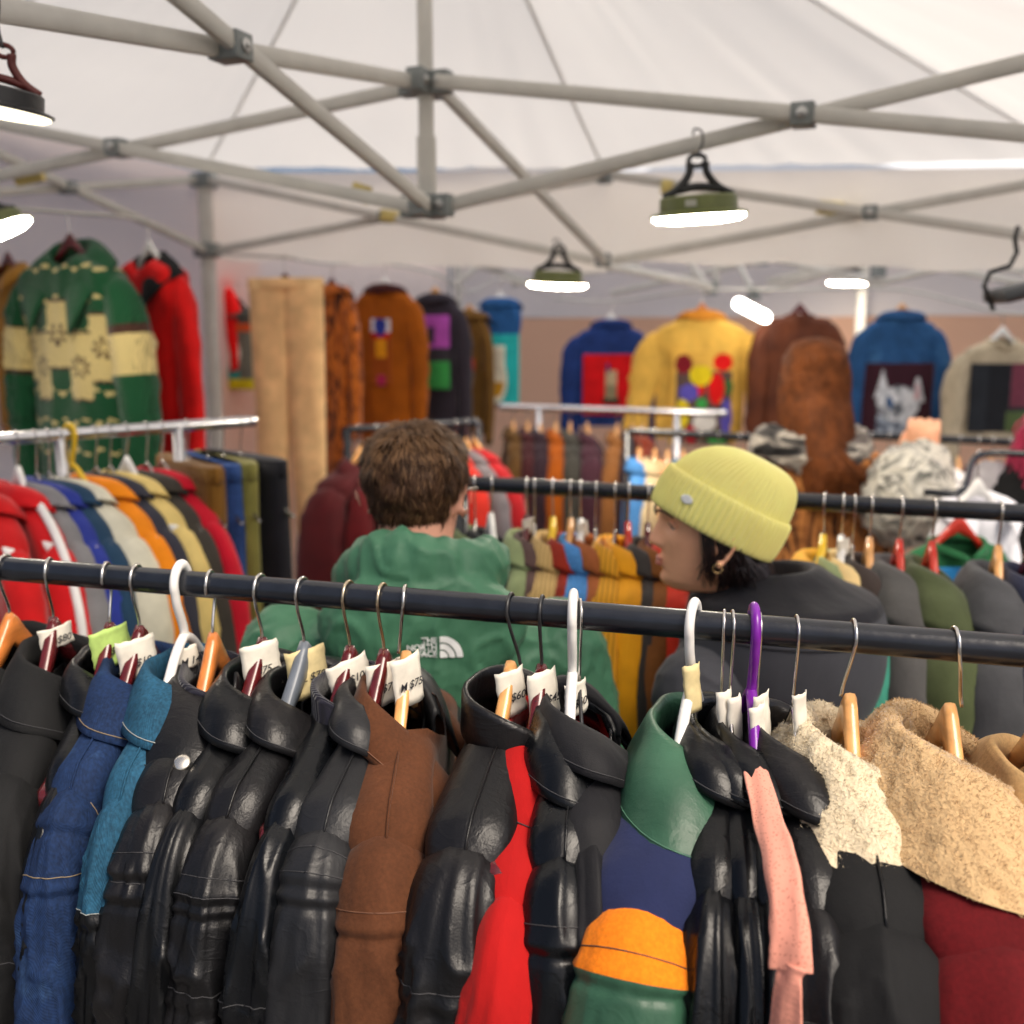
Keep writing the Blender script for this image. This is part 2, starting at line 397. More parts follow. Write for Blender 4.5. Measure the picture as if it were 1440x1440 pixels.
def make_sleeve(g, side, parent, mats, mfn=None, nr=36, ns=54, name='sleeve', welts=(), gather=None):
    W = g['W']; zt = zsh(W * .93, g); seed = g['seed'] + side * 7; ru, rv = g['ru'], g['rv']; wr = g.get('swr', .105); SL = g['SL']; sp = g['spread']
    path = catmull([(W - .085, 0, zt - ru * .95 - .002), (W - .045, 0, zt - ru * .80 + .002), (W - .014, 0, zt - ru * .62 - .008), (W + .008, 0, zt - .100), (W + .018 + sp * .45, g.get('sv', 0) * .3, zt - .26), (W + .018 + sp, g.get('sv', 0), zt - .26 - SL * .35), (W + .01 + sp * .9, g.get('sv', 0) * 1.4, zt - .06 - SL)], ns)
    rows = []; welts = list(welts); prevn = None
    if gather: gather = (gather[0] + .045, gather[1] + .045)
    Ltot = sum((path[k + 1] - path[k]).length for k in range(ns)); acc = 0; ss = []
    for k, p in enumerate(path):
        if k: acc += (p - path[k - 1]).length
        ss.append(acc)
        t = (path[min(k + 1, ns)] - path[max(k - 1, 0)]).normalized()
        n = Vector((-t.z, 0, t.x)); n.normalize()
        f = acc / Ltot
        a_u = ru * tab(f, [0, .10, .2, .35, .6, 1], [.50, .72, .88, .98, .84, .66]); a_v = rv * tab(f, [0, .08, .18, .28, .6, 1], [.55, .84, .95, 1.0, .98, .85])
        bulge = .0
        for w in (x + .045 for x in welts): bulge += .0016 * exp(-((acc - w) / .005) ** 2) - .0026 * exp(-((acc - w - .007) / .003) ** 2) - .0012 * sm(0, .006, acc - w)
        row = []
        for i in range(nr):
            a = 2 * pi * i / nr; c, s_ = cos(a), sin(a)
            ex_ = lerp(1.25, .85, sm(.03, .24, f)); c2 = math.copysign(abs(c) ** ex_, c); s2 = math.copysign(abs(s_) ** ex_, s_)
            # long drape folds plus diagonal creases
            h = nz(Vector((c * 1.9 + seed, s_ * 1.9, acc * 4.5))) * wr + nz(Vector((c * 3 + acc * 9, s_ * 3 + seed, acc * 15))) * wr * .3
            r_ = 1 - abs(nz(Vector((c * 1.5 + 4, s_ * 1.5 + seed, acc * 13 + c * 1.6)))) * 2.2
            h += max(0, r_) ** 5 * wr * 1.3 * g.get('crease', 1) * (.25 + sm(.03, .16, acc))
            r_ = 1 - abs(nz(Vector((c * 2.2 + 14, s_ * 2.2 + seed, acc * 4)))) * 2.2
            h += max(0, r_) ** 4 * wr * 1.1
            for a_s in (1.05, 4.1): h -= .045 * exp(-((a - a_s) / .07) ** 2) * sm(.08, .12, acc) * g.get('crease', 1)
            if gather and gather[0] - .015 < acc < gather[1] + .015:
                w_ = sm(gather[0] - .008, gather[0], acc) * (1 - sm(gather[1], gather[1] + .008, acc))
                h += w_ * (.10 * sin(a * 13 + nz(Vector((c, s_, acc * 20))) * 6) * .5 + .02)
            h *= .15 + .85 * sm(.03, .11, acc)
            x = n * (c2 * (a_u * (1 + h) + bulge)) + Vector((0, 1, 0)) * (s2 * (a_v * (1 + h) + bulge))
            row.append(p + x)
        rows.append(row)
    if side < 0: rows = [[Vector((-p.x, p.y, p.z)) for p in r] for r in rows]
    mb = MB(); mb.grid(rows, True, mfn=(lambda i, j: mfn(ss[j] - .045)) if mfn else None, cap0=True, cap1=True)
    o = mb.build(name, mats, parent)
    if welts and nr > 40:
        st_ = MB()
        for w in welts:
            k = min(range(ns + 1), key=lambda k: abs(ss[k] - w - .045 + .010)); c = path[k] if side > 0 else Vector((-path[k].x, path[k].y, path[k].z))
            st_.tube([c + (p - c) * 1.006 for p in rows[k]] + [c + (rows[k][0] - c) * 1.006], .0006, 5)
        st_.build('stitching', STITCH.get(mats[0].name if isinstance(mats, list) else mats.name, M_stitch), o)
    return o
def make_collar(g, parent, mat, name='collar', hs=.032, hl=.055, ang=60, a=.066, b=.034, vout=.4, opening=35, front=.02, pt=.5, thick=.0035, fd=.045, lump=0, nphi=48, tufts=0, side=33, tl=.012, rad=.006, tw=.0014):
    ph = pi - R(opening); rows = []; zb = g['nz'] - .008
    npf = 8
    for i in range(nphi + 1):
        f = -ph + 2 * ph * i / nphi; t = abs(f) / ph
        c = Vector((a * sin(f), -b * cos(f), 0)); n = Vector((sin(f) / a, -cos(f) / b, 0)).normalized()
        base = zb - fd * t ** 3.0 ; c.y += front * t ** 3
        st = hs * (1 - .25 * t ** 4)
        prof = [(0.002, 0), (-.001, st * .4), (-.003, st * .8), (-.002, st * .97)]
        if hl > 0:
            L = hl * (1 + pt * t ** 5); ar = R(lerp(ang, min(ang, side), abs(sin(f)) ** 1.5))
            prof += [(.003, st + rad * .6), (.003 + rad, st + rad * .4)]
            x0, z0 = prof[-1]
            for k in range(1, npf + 1):
                q = k / npf; prof.append((x0 + L * q * cos(ar) + .004 * sin(pi * q), z0 - L * q * sin(ar) + .006 * sin(pi * q)))
        else: prof += [(.001, st), (.004, st * .99), (.0055, st * .9), (.006, st * .4), (.008, 0)]
        row = []
        for (o, z) in prof:
            p = c + Vector((n.x, n.y * vout, 0)) * o + Vector((0, 0, base + z))
            w = nz(Vector((p.x * 22 + g['seed'], p.y * 22, p.z * 22))) * .0045
            if lump: w += nz(p * 40 + Vector((g['seed'], 0, 0))) * lump * .45 + (.6 - abs(nz(p * 105 + Vector((nz(p * 50), nz(p * 50 + Vector((5, 5, 5))), 0)) * .7)) * 2.6) * lump * 1.25 + (.5 - abs(nz(p * 240)) * 2.4) * lump * .42
            row.append(p + n * w + Vector((0, 0, w * .5)))
        rows.append(row)
    mb = MB(); mb.grid(rows, False)
    if tufts:
        tufts = int(tufts * .42)
        src = MB(); src.v = list(mb.v); src.f = list(mb.f)
        # shell: outer offset gives the pile its depth
        strands(mb, src, tufts // 2, tl, tw, 1.2, g['seed'], lift=.8)
        src.f = [f[::-1] for f in src.f]
        strands(mb, src, tufts // 2, tl, tw, 1.2, g['seed'] + 3, lift=.8)
        return mb.build(name, mat, parent, fixn=False)
    o = mb.build(name, mat, parent); solid(o, thick, 0)
    if hl > 0 and nphi > 40:
        st_ = MB(); q_ = [r[-1].lerp(r[-2], .75) + Vector((0, 0, thick * .5 + .0006)) + Vector((r[-1].x, r[-1].y, 0)).normalized() * thick * .4 for r in rows[1:-1]]
        st_.tube(q_, .0006, 5); st_.build('stitching', STITCH.get(mat.name, M_stitch), o)
    return o
def make_lapel(g, side, parent, mat, pts, name='lapel', off=.010):
    """flat flap lying on the front; pts in (u, z below neck)"""
    mb = MB(); n = len(pts); us = [p[0] for p in pts]
    c = (sum(p[0] for p in pts) / n, sum(p[1] for p in pts) / n); rows = []
    m = 24; ring = []
    for k in range(m):
        x = k / m * n; i = int(x); t = x - i; p, q = pts[i], pts[(i + 1) % n]; ring.append((lerp(p[0], q[0], t), lerp(p[1], q[1], t)))
    for r in (1, .97, .7, .4, .02):
        row = []
        for u, z in ring:
            uu = c[0] + (u - c[0]) * r; zz = c[1] + (z - c[1]) * r
            sh = max(0.0, 1 - abs(uu / g['W']) ** 2.6) ** .5
            row.append((side * uu, g['T'] * sh + off + .008 * (1 - r) + nz(Vector((uu * 20, zz * 20, g['seed']))) * .004, g['nz'] + zz))
        rows.append(row)
    mb.grid(rows, True, cap1=True); o = mb.build(name, mat, parent); solid(o, .0035, 0); return o
def seam_ridge(g, parent, mat, side=1, vv=.004, name='shoulder_seam'):
    mb = MB(); pts = [(side * lerp(.075, g['W'] - .012, k / 14), vv, zsh(lerp(.075, g['W'] - .012, k / 14), g) + .0015) for k in range(15)]
    mb.tube(pts, .0013, 6); return mb.build(name, mat, parent)
def garment(name, label, cat, loc, rz, body, sleeve=None, collar='fold', cm=None, seed=1, group=None, detail=1, sleeves=True, bmfn=None, smfn=None,
            ck=None, lapel=None, lm=None, welts=(), gather=None, seam=False, na=None, nq=None, extra=None, lining=None, **k):
    g = dict(W=.205, T=.028, L=.62, ru=.058, rv=.038, SL=.58, spread=.035, slope=.36, nz=-.118, seed=seed * 1.37, wr=.006)
    g.update(k); root = thing(name, label, cat, loc, rz, group)
    root['_'] = 0; del root['_']
    lo = detail == 0
    mats = body if isinstance(body, list) else [body]
    sm_ = sleeve or body; sm_ = sm_ if isinstance(sm_, list) else [sm_]
    make_body(g, root, mats, bmfn, na or (40 if lo else 72), nq or (18 if lo else 34))
    if sleeves:
        for s in (1, -1): make_sleeve(g, s, root, sm_, smfn, *((18, 22) if lo else ((64, 170) if s > 0 or detail > 1 else (24, 36))), welts=welts, gather=gather)
    cm = cm or mats[0]; ck = ck or {}
    if collar == 'fold': make_collar(g, root, cm, **{**dict(nphi=24 if lo else 48), **ck})
    elif collar == 'stand': make_collar(g, root, cm, **{**dict(hs=.05, hl=0, opening=25, nphi=24 if lo else 48), **ck})
    elif collar == 'hood': make_collar(g, root, cm, 'hood', **{**dict(hs=.03, hl=.11, ang=48, thick=.014, opening=40, pt=.1, rad=.016, nphi=24), **ck})
    elif collar == 'round': make_collar(g, root, cm, 'neckband', **{**dict(hs=.018, hl=0, opening=4, fd=.03, nphi=24), **ck})
    if lapel:
        for s in (1, -1): make_lapel(g, s, root, lm or mats[0], lapel)
    if seam:
        for s in (1, -1): seam_ridge(g, root, lm or mats[0], s)
    root_g = g
    if extra: extra(root, g)
    return root, g
def trousers(name, label, cat, loc, rz, m, seed=1, W=.17, L=.85, T=.02, group=None):
    root = thing(name, label, cat, loc, rz, group); mb = MB()
    for s in (1, -1):
        rows = []
        for j in range(26):
            q = j / 25; row = []
            for i in range(24):
                a = 2 * pi * i / 24; c = s * W * (.46 + .03 * q) + W * .54 * (1 - .30 * q) * math.copysign(abs(cos(a)) ** .8, cos(a))
                row.append((c + (0 if abs(c) > .004 else 0), T * (1 + .3 * q) * (1 - .35 * sm(.0, 1, -s * cos(a)) * (1 - q)) * math.copysign(abs(sin(a)) ** .7, sin(a)) + (nz(Vector((c * 16, q * 2.5 + seed, 0))) * .014 + nz(Vector((c * 30, q * 9 + seed, s))) * .005) * (.4 + q), -.085 - q * L))
            rows.append(row)
        mb2 = MB(); mb2.grid(rows, True, cap0=True, cap1=True); mb2.build('leg', m, root)
    mb = MB(); rows = []
    for z, k in ((-.078, .98), (-.08, 1.02), (-.115, 1.03), (-.118, .99)):
        rows.append([((W * k) * math.copysign(abs(cos(2 * pi * i / 40)) ** .7, cos(2 * pi * i / 40)), (T * 1.15 * k) * sin(2 * pi * i / 40), z) for i in range(40)])
    mb.grid(rows, True, cap0=True, cap1=True); mb.build('waistband', m, root)
    return root
# ------------------------------------------------------------------ hangers
def hook_pts(Rh, stem, flip=1, lean=0, tipang=-20, straight=False):
    """hook in the local u-z plane round the rail axis (0,0,0); flip=1: open end behind, stem passes in front"""
    pts = []
    pts.append((0, 0, stem)); pts.append((.001 * flip, 0, stem * .72 - .004))
    pts.append((flip * Rh * .72, 0, -Rh * 1.15))
    for k in range(13):
        a = R(-25) + (R(180 - tipang) - R(-25)) * k / 12
        pts.append((flip * Rh * cos(a), 0, Rh * sin(a)))
    p = catmull(pts, 44)
    for q in p: q.y = lean * (-q.z / .055) if q.z < 0 else 0
    return p
def hanger(name, label, kind, loc, rz, rail_r, mat, hookmat=None, flip=1, lean=0, group='clothes hangers', tagtxt=None, tagmat=None, tagside=1, tagw=.034, tagpos=(.012, -.082), tagh=.036, tagrot=-.12, tagturn=.75, W=.19, detail=1, halfwrap=True):
    root = thing(name, label, 'clothes hanger', loc, rz, group); mb = MB(); dn = -.055
    if kind == 'wood':
        rows = []
        for k in range(41 if detail else 17):
            u = -W + 2 * W * k / (40 if detail else 16); a = abs(u) / W
            au = abs(u); zt = dn - .002 - .080 * (min(au, .08) / .08) ** 1.25 - .40 * max(0, au - .08); h = lerp(.042, .020, sm(0, .35, a)); th = lerp(.0065, .014, sm(.35, .9, a)) * (1 if a < .98 else .6)
            neck = .010 * exp(-(u / .018) ** 2); zt += neck - .008
            vc = -.012 * a * a
            prof = []
            for (x, z) in ((-1, -.5), (-.75, -.88), (0, -1), (.75, -.88), (1, -.5), (1, -.12), (.7, -.02), (0, 0), (-.7, -.02), (-1, -.12)):
                prof.append((u, vc + x * th, zt + z * h))
            rows.append(prof)
        mb.grid(rows, True, cap0=True, cap1=True); mb.build('arms', mat, root)
        h = MB(); h.tube(hook_pts(rail_r + .0022, dn - .004, flip, lean), .0019, 8); h.build('hook', hookmat or M_steel, root)
    elif kind == 'plastic':
        r = .0058
        h = MB(); h.tube(hook_pts(rail_r + .0065, dn - .012, flip, lean), .0062, 12, flat=.8); h.build('hook', mat, root)
        tri = catmull([(0, 0, dn - .008), (.03, 0, dn - .026), (.10, 0, dn - .095), (W - .015, 0, dn - .148), (W, 0, dn - .162), (W - .02, 0, dn - .172), (0, 0, dn - .172), (-W + .02, 0, dn - .172), (-W, 0, dn - .162), (-W + .015, 0, dn - .148), (-.10, 0, dn - .095), (-.03, 0, dn - .026), (0, 0, dn - .008)], 110)
        mb.tube(tri, r, 10); mb.build('frame', mat, root)
        k = MB()
        for s in (1, -1): k.tube(catmull([(s * .075, 0, dn - .058), (s * .078, 0, dn - .085), (s * .09, 0, dn - .088), (s * .092, 0, dn - .072)], 14), .004, 8)
        k.build('strap_hook', mat, root)
    elif kind == 'wire':
        h = MB(); h.tube(hook_pts(rail_r + .0018, dn - .02, flip, lean), .0016, 8); h.build('hook', hookmat or M_steel, root)
        tri = catmull([(0, 0, dn - .02), (.03, 0, dn - .044), (.09, 0, dn - .092), (W, 0, dn - .142), (W - .01, 0, dn - .149), (-W + .01, 0, dn - .149), (-W, 0, dn - .142), (-.09, 0, dn - .092), (-.03, 0, dn - .044), (0, 0, dn - .02)], 80)
        mb.tube(tri, .0022 if detail else .003, 6); mb.build('frame', mat, root)
    if tagtxt is not None:
        t = MB(); s = tagside; yo = .0105; ur, zr = tagpos; rows = []
        rr = random.Random(sum(map(ord, label)))
        TM = Matrix.Translation((ur + .016, s * (yo - .004), zr)) @ Matrix.Rotation(-s * tagturn, 4, 'Z')
        for j in range(9):
            row = []
            for i in range(9):
                x = (i / 8 - .5) * tagw; z = (j / 8 - .5) * tagh
                ex = 0
                if i in (0, 8): ex = rr.uniform(-.0012, .0008)
                ez = rr.uniform(-.0012, .0012) if j in (0, 8) else 0
                y = yo + .0018 * nz(Vector((x * 70, z * 70, sum(map(ord, label)) * .1))) + (.004 * (abs(x) / tagw * 2) ** 3 * -1 if halfwrap else 0)
                p = Vector((x + ex, 0, z + ez)); ca, sa = cos(tagrot), sin(tagrot)
                q_ = Vector((p.x * ca - p.z * sa, s * (y - yo), p.x * sa + p.z * ca)); row.append(TM @ q_)
            rows.append(row)
        t.grid(rows, False); to = t.build('price_tag', tagmat or M_paper, root); solid(to, .0006, 1)
        if tagtxt:
            # writing reads left to right seen from the tag's own side: for side +1 that is from +Y, so x runs along -u... keep readable
            m = TM @ Matrix(((-s * cos(tagrot), -sin(tagrot), 0, 0), (0, 0, s, s * .0032), (-s * sin(tagrot), cos(tagrot), 0, -.004), (0, 0, 0, 1)))
            textmesh('price_writing', tagtxt, .0125, M_ink, to, m, shear=.25, wt=.00015, sp=.95)
    return root
# ------------------------------------------------------------------ light
W_ = bpy.data.worlds.new('World'); S.world = W_; W_.use_nodes = True
wt = W_.node_tree; sky = wt.nodes.new('ShaderNodeTexSky'); sky.sky_type = 'NISHITA'; sky.sun_disc = False
SUN_EL, SUN_AZ = R(53), R(140)     # azimuth clockwise from +Y: behind the photographer, a little left
sky.sun_elevation = SUN_EL; sky.sun_rotation = SUN_AZ; sky.air_density = .7; sky.dust_density = 6.0; sky.ozone_density = .2
wt.links.new(sky.outputs[0], wt.nodes['Background'].inputs['Color']); wt.nodes['Background'].inputs['Strength'].default_value = .08
sl = bpy.data.lights.new('sun', 'SUN'); sl.energy = 1.5; sl.angle = R(30); sl.color = (1, .90, .76)
so = bpy.data.objects.new('sun', sl); COL.objects.link(so)
sd = Vector((sin(SUN_AZ) * cos(SUN_EL), cos(SUN_AZ) * cos(SUN_EL), sin(SUN_EL))); so.rotation_euler = sd.to_track_quat('Z', 'Y').to_euler()
S.view_settings.view_transform = 'Standard'; S.view_settings.look = 'None'; S.view_settings.exposure = EXPO; S.view_settings.gamma = 1
S.cycles.use_denoising = True; S.cycles.max_bounces = 10; S.cycles.diffuse_bounces = 5; S.cycles.glossy_bounces = 4; S.cycles.transmission_bounces = 6
S.cycles.use_adaptive_sampling = True; S.cycles.adaptive_threshold = .02; S.cycles.sample_clamp_indirect = 6
# ------------------------------------------------------------------ ground
t = NT('paving'); n = t.noise(3, 6); c = t.ramp(n, [(.3, (.09, .088, .085)), (.7, (.17, .165, .16))])
br = t.n('ShaderNodeTexBrick', Scale=2.2); t.l(t.tc.outputs['Object'], br.inputs['Vector']); br.inputs['Mortar Size'].default_value = .012
br.inputs['Color1'].default_value = (.9, .9, .9, 1); br.inputs['Color2'].default_value = (1, 1, 1, 1); br.inputs['Mortar'].default_value = (.45, .45, .45, 1)
M_gr = t.out(t.mix(1, c, br.outputs['Color'], 'MULTIPLY'), .85, t.bump(n, .01, .5))
mb = MB(); mb.add([(-150, -150, 0), (150, -150, 0), (150, 150, 0), (-150, 150, 0)], [(0, 1, 2, 3)]); tag(mb.build('ground', M_gr), kind='structure')
# ------------------------------------------------------------------ tent
rd = Vector((.927, -.375, 0)); bd = Vector((.375, .927, 0)); Mp = Vector((-.206, 2.6, 0))
def H(v, z): return Vector((v[0], v[1], z))
ZU, ZL = P(605, 118, 2.6).z, P(605, 290, 2.6).z
M_cv = fabric('tent canopy fabric', (.84, .84, .82), (.80, .80, .78), tm=.6)
M_cv2 = fabric('far canopy fabric', (.80, .85, .90), (.84, .88, .92), tm=.85)
M_val = fabric('tent valance fabric', (.84, .81, .77), (.88, .83, .76), tm=.65)
M_side = fabric('pale pink sidewall fabric', (.95, .83, .79), (1.0, .84, .76), tm=.78)
M_side2 = fabric('white sidewall fabric', (.94, .86, .82), (1.0, .88, .80), tm=.78)
M_coral = fabric('coral sidewall fabric', (.98, .60, .42), (1.0, .58, .36), tm=.8)
M_bar = plain('cream painted steel', (.50, .49, .455), .45, 0, .5, var=.08, vs=12)
M_brk = plain('grey joint plastic', (.18, .20, .20), .5, var=.2)
M_bolt = plain('bolt steel', (.45, .45, .44), .3, 1.0)
M_tape = plain('yellow tape', (.52, .42, .14), .6, var=.2)
tent = thing('market_tent', 'near white canopy tent with cream scissor truss and centre post over the front clothes rail', 'tent', (Mp.x, Mp.y, 0))
def tw(o): o.matrix_parent_inverse = Matrix.Translation(-Vector((Mp.x, Mp.y, 0))); return o
def tpart(mb, name, m, par=None, sharpen=True):
    o = mb.build(name, m, par or tent)
    if par is None: tw(o)
    if sharpen: sharp(o, 35)
    return o
BW, BH = .021, .032
def bar(p, q, w=BW, h=BH, par=None): b = MB(); b.bar(p, q, w, h); return tpart(b, 'truss_bar', M_bar, par)
def bracket(p, along, s=(.044, .050, .050), par=None, bolt=True):
    along = Vector(along); along.z = 0; along.normalize(); rot = Matrix((along, Vector((-along.y, along.x, 0)), Vector((0, 0, 1)))).transposed()
    b = MB(); b.box(p, s, rot, 0)
    if bolt:
        nrm = Vector((along.y, -along.x, 0))
        if nrm.y > 0: nrm = -nrm
        b.tube([Vector(p) + nrm * (s[1] * .45), Vector(p) + nrm * (s[1] * .5 + .006)], .012, 14, 1); b.tube([Vector(p) + nrm * (s[1] * .45), Vector(p) + nrm * (s[1] * .5 + .010)], .006, 8, 1)
    o = b.build('joint_bracket', [M_brk, M_bolt], par or tent)
    if par is None: tw(o)
    bevel(o, .004); return o
def scissor(m, e, mu, ml, eu, el, off=.016, brk=True):
    d = (Vector((e[0] - m[0], e[1] - m[1], 0))).normalized(); sd_ = Vector((d.y, -d.x, 0)) * off
    a0, a1 = H(m, mu) + d * .035 + sd_, H(e, el) - d * .035 + sd_; b0, b1 = H(m, ml) + d * .035 - sd_, H(e, eu) - d * .035 - sd_
    bar(a0, a1); bar(b0, b1)
    den = ((mu - el) + (eu - ml)); s = (mu - ml) / den; c = H(Vector(m).lerp(Vector(e), s), lerp(mu, el, s))
    if brk: bracket(c, d, (.048, .062, .046))
# centre post
b = MB(); b.bar(H(Mp, ZL - .02), H(Mp, 3.02), .036, .036); tpart(b, 'centre_post', M_bar)
b = MB(); b.bar(H(Mp, ZL - .02), H(Mp, ZL + .16), .045, .045); tpart(b, 'post_sleeve', M_bar)
for z in (ZU, ZL):
    for k in range(4):
        a = (rd, bd, -rd, -bd)[k]; bracket(H(Mp, z) + a * .040, a, (.050, .040, .052))
EF, EL_, ER = Mp - bd * 1.45, Mp - rd * 1.85, Mp + rd * 1.85
Bu, Bl = P(850, 248, 3.93), P(850, 366, 3.93); EB = H(Bu, 0)
Lc = H(Mp + bd * 1.45 - rd * 1.85, 0); Lu = P(287, 254, 4.62); Lc = H(Lu, 0)
Ru = P(1530, 245, 3.3); Rl = P(1530, 340, 3.3); Rc = H(Ru, 0)
z0 = CAMZ
scissor(Mp, EF, ZU, ZL, z0 + .66, z0 + .40)
scissor(Mp, ER, ZU, ZL, z0 + .61, z0 + .30)
scissor(Mp, EL_, ZU, ZL, z0 + .69, z0 + .417)
scissor(Mp, EB, ZU, ZL, Bu.z, Bl.z, brk=False)
scissor(EB, Lc, Bu.z, Bl.z, Lu.z, P(287, 352, 4.62).z)
scissor(EB, Rc, Bu.z, Bl.z, Ru.z, Rl.z)
FLc = Mp - bd * 1.45 - rd * 1.85; FRc = Mp - bd * 1.45 + rd * 1.85
lz = Lu.z; ll = P(287, 352, 4.62).z
scissor(EL_, Lc, z0 + .69, z0 + .417, lz, ll); scissor(EL_, FLc, z0 + .69, z0 + .417, z0 + .66, z0 + .36)
scissor(ER, Rc, z0 + .61, z0 + .30, Ru.z, Rl.z); scissor(ER, FRc, z0 + .61, z0 + .30, z0 + .64, z0 + .34)
for p, zz in ((EL_, (z0 + .69, z0 + .417)), (ER, (z0 + .61, z0 + .30)), (EB, (Bu.z, Bl.z)), (EF, (z0 + .66, z0 + .40))):
    for z in zz: bracket(H(p, z), rd, (.05, .05, .05))
for p, zt, zl in ((Lc, lz, ll), (Rc, Ru.z, Rl.z), (FLc, z0 + .66, z0 + .36), (FRc, z0 + .64, z0 + .34)):
    b = MB(); b.bar(H(p, .01), H(p, zt + .03), .055, .055); b.box(H(p, .006), (.12, .12, .012)); tpart(b, 'leg', M_bar)
    for z in (zt, zl): bracket(H(p, z), rd, (.085, .085, .06), bolt=False)
# tape wraps on the truss
for (px, py, d, q) in ((22, 250, 3.15, (60, 243)), (495, 268, 2.8, (520, 276)), (1150, 291, 3.65, (1215, 298)), (535, 302, 4.25, (560, 306)), (930, 262, 3.8, (945, 264))):
    b = MB(); b.bar(P(px, py, d), P(*q, d), .032, .046); tpart(b, 'tape_wrap', M_tape)
# canopy: four sloping panels with a slight sag
def canopy_panel(a, b_, top, n=40, sag=.05, m=None, name='canopy', par=None):
    mb = MB(); rows = []
    for j in range(n + 1):
        q = j / n; row = []
        for i in range(n + 1):
            s = i / n; p = Vector(a).lerp(Vector(b_), s).lerp(Vector(top), q)
            p.z -= sag * sin(pi * q) * (.4 + .6 * sin(pi * s)) ; p.z += nz(p * 1.7) * .012 + nz(Vector((s * 22, q * 1.6, len(name) + a[0]))) * .007 * (1 - q) + nz(p * 9) * .0015
            row.append(p)
        rows.append(row)
    mb.grid(rows, False); o = mb.build(name, m or M_cv, par or tent)
    if par is None: tw(o)
    return o
top = H(Mp, 3.12); eav = [H(FLc, z0 + .69), H(FRc, z0 + .67), Ru + Vector((0, 0, .04)), Lu + Vector((0, 0, .05))]
corners = [(FLc, FRc), (FRc, Rc), (Rc, Lc), (Lc, FLc)]
ez = [z0 + .69, z0 + .67, Ru.z + .04, Lu.z + .05]
mids = [H(EF, z0 + .72), H(ER, z0 + .66), H(EB, Bu.z + .03), H(EL_, z0 + .74)]
cs = [H(FLc, ez[0]), H(FRc, ez[1]), H(Rc, ez[2]), H(Lc, ez[3])]
for k in range(4):
    canopy_panel(cs[k], mids[k], top); canopy_panel(mids[k], cs[(k + 1) % 4], top)
M_seam = fabric('canopy seam tape', (.78, .78, .76), (.62, .62, .60))
for k in range(4):      # stitched hip and ridge seams hanging just under the cloth
    for e in (cs[k], mids[k]):
        mb = MB(); rows = []; d_ = Vector(top) - Vector(e); sd_ = Vector((-d_.y, d_.x, 0)).normalized() * .007
        for j in range(41):
            q = j / 40; p = Vector(e).lerp(Vector(top), q); p.z -= .05 * sin(pi * q) * .4 + .012; rows.append([p - sd_, p + sd_])
        mb.grid(rows, False); tw(mb.build('seam_tape', M_seam, tent))
def strip(p, q, zt0, zt1, drop, name, m, par, n=60, amp=.02, freq=9, seed=0, rows_n=8, offs=Vector((0, 0, 0))):
    mb = MB(); rows = []; d = (Vector(q) - Vector(p)); d.z = 0; nr = Vector((-d.y, d.x, 0)).normalized()
    for j in range(rows_n + 1):
        f = j / rows_n; row = []
        for i in range(n + 1):
            s = i / n; b = H(Vector(p).lerp(Vector(q), s), lerp(zt0, zt1, s) - f * (drop + .02 * nz(Vector((s * 6, seed, 0))))) + offs
            b += nr * (nz(Vector((s * freq, f * 1.2, seed))) * amp * (.25 + f)); row.append(b)
        rows.append(row)
    mb.grid(rows, False); o = mb.build(name, m, par)
    if par is tent: tw(o)
    return o
strip(cs[3], mids[2], cs[3].z - .01, mids[2].z - .01, .36, 'valance', M_val, tent, seed=1, offs=bd * .05)
strip(mids[2], cs[2], mids[2].z - .01, cs[2].z - .01, .32, 'valance', M_val, tent, seed=2, offs=bd * .05)
# sidewalls
WLf = Lc - bd * 3.3; WLm = Lc; WB0 = Vector((-.42, 6.95, 0)); WB1 = WB0 + rd * 5.2
def wall(name, label, p, q, zt, zb, ms, split=None, n=90, seed=0):
    root = thing(name, label, 'tent wall', H((Vector(p) + Vector(q)) / 2, 0)); inv = Matrix.Translation(-H((Vector(p) + Vector(q)) / 2, 0))
    zz = [(zt, split, ms[0], 'upper_panel'), (split, zb, ms[1], 'lower_panel')] if split else [(zt, zb, ms[0], 'panel')]
    for (a, b_, m, nm) in zz:
        o = strip(p, q, a, a, a - b_ - .001, nm, m, root, n=n, amp=.035, freq=14, seed=seed, rows_n=10); o.matrix_parent_inverse = inv
wall('tent_wall', 'pale pink fabric sidewall behind the green snowflake cardigan', WLf - rd * .12, WLm - rd * .06 + bd * .45, lz + .05, .03, [M_side], seed=4)
wall('tent_wall', 'pale sidewall on the left of the far tent behind the tan coats', WLm + bd * .05 - rd * .1, WB0 + rd * .0, lz + .0, .03, [M_side, M_coral], 1.62, seed=5)
wall('tent_wall', 'coral and white back wall behind the navy and yellow jackets', WB0 + bd * .05, WB1, 2.30, .03, [M_side2, M_coral], 1.90, seed=6)
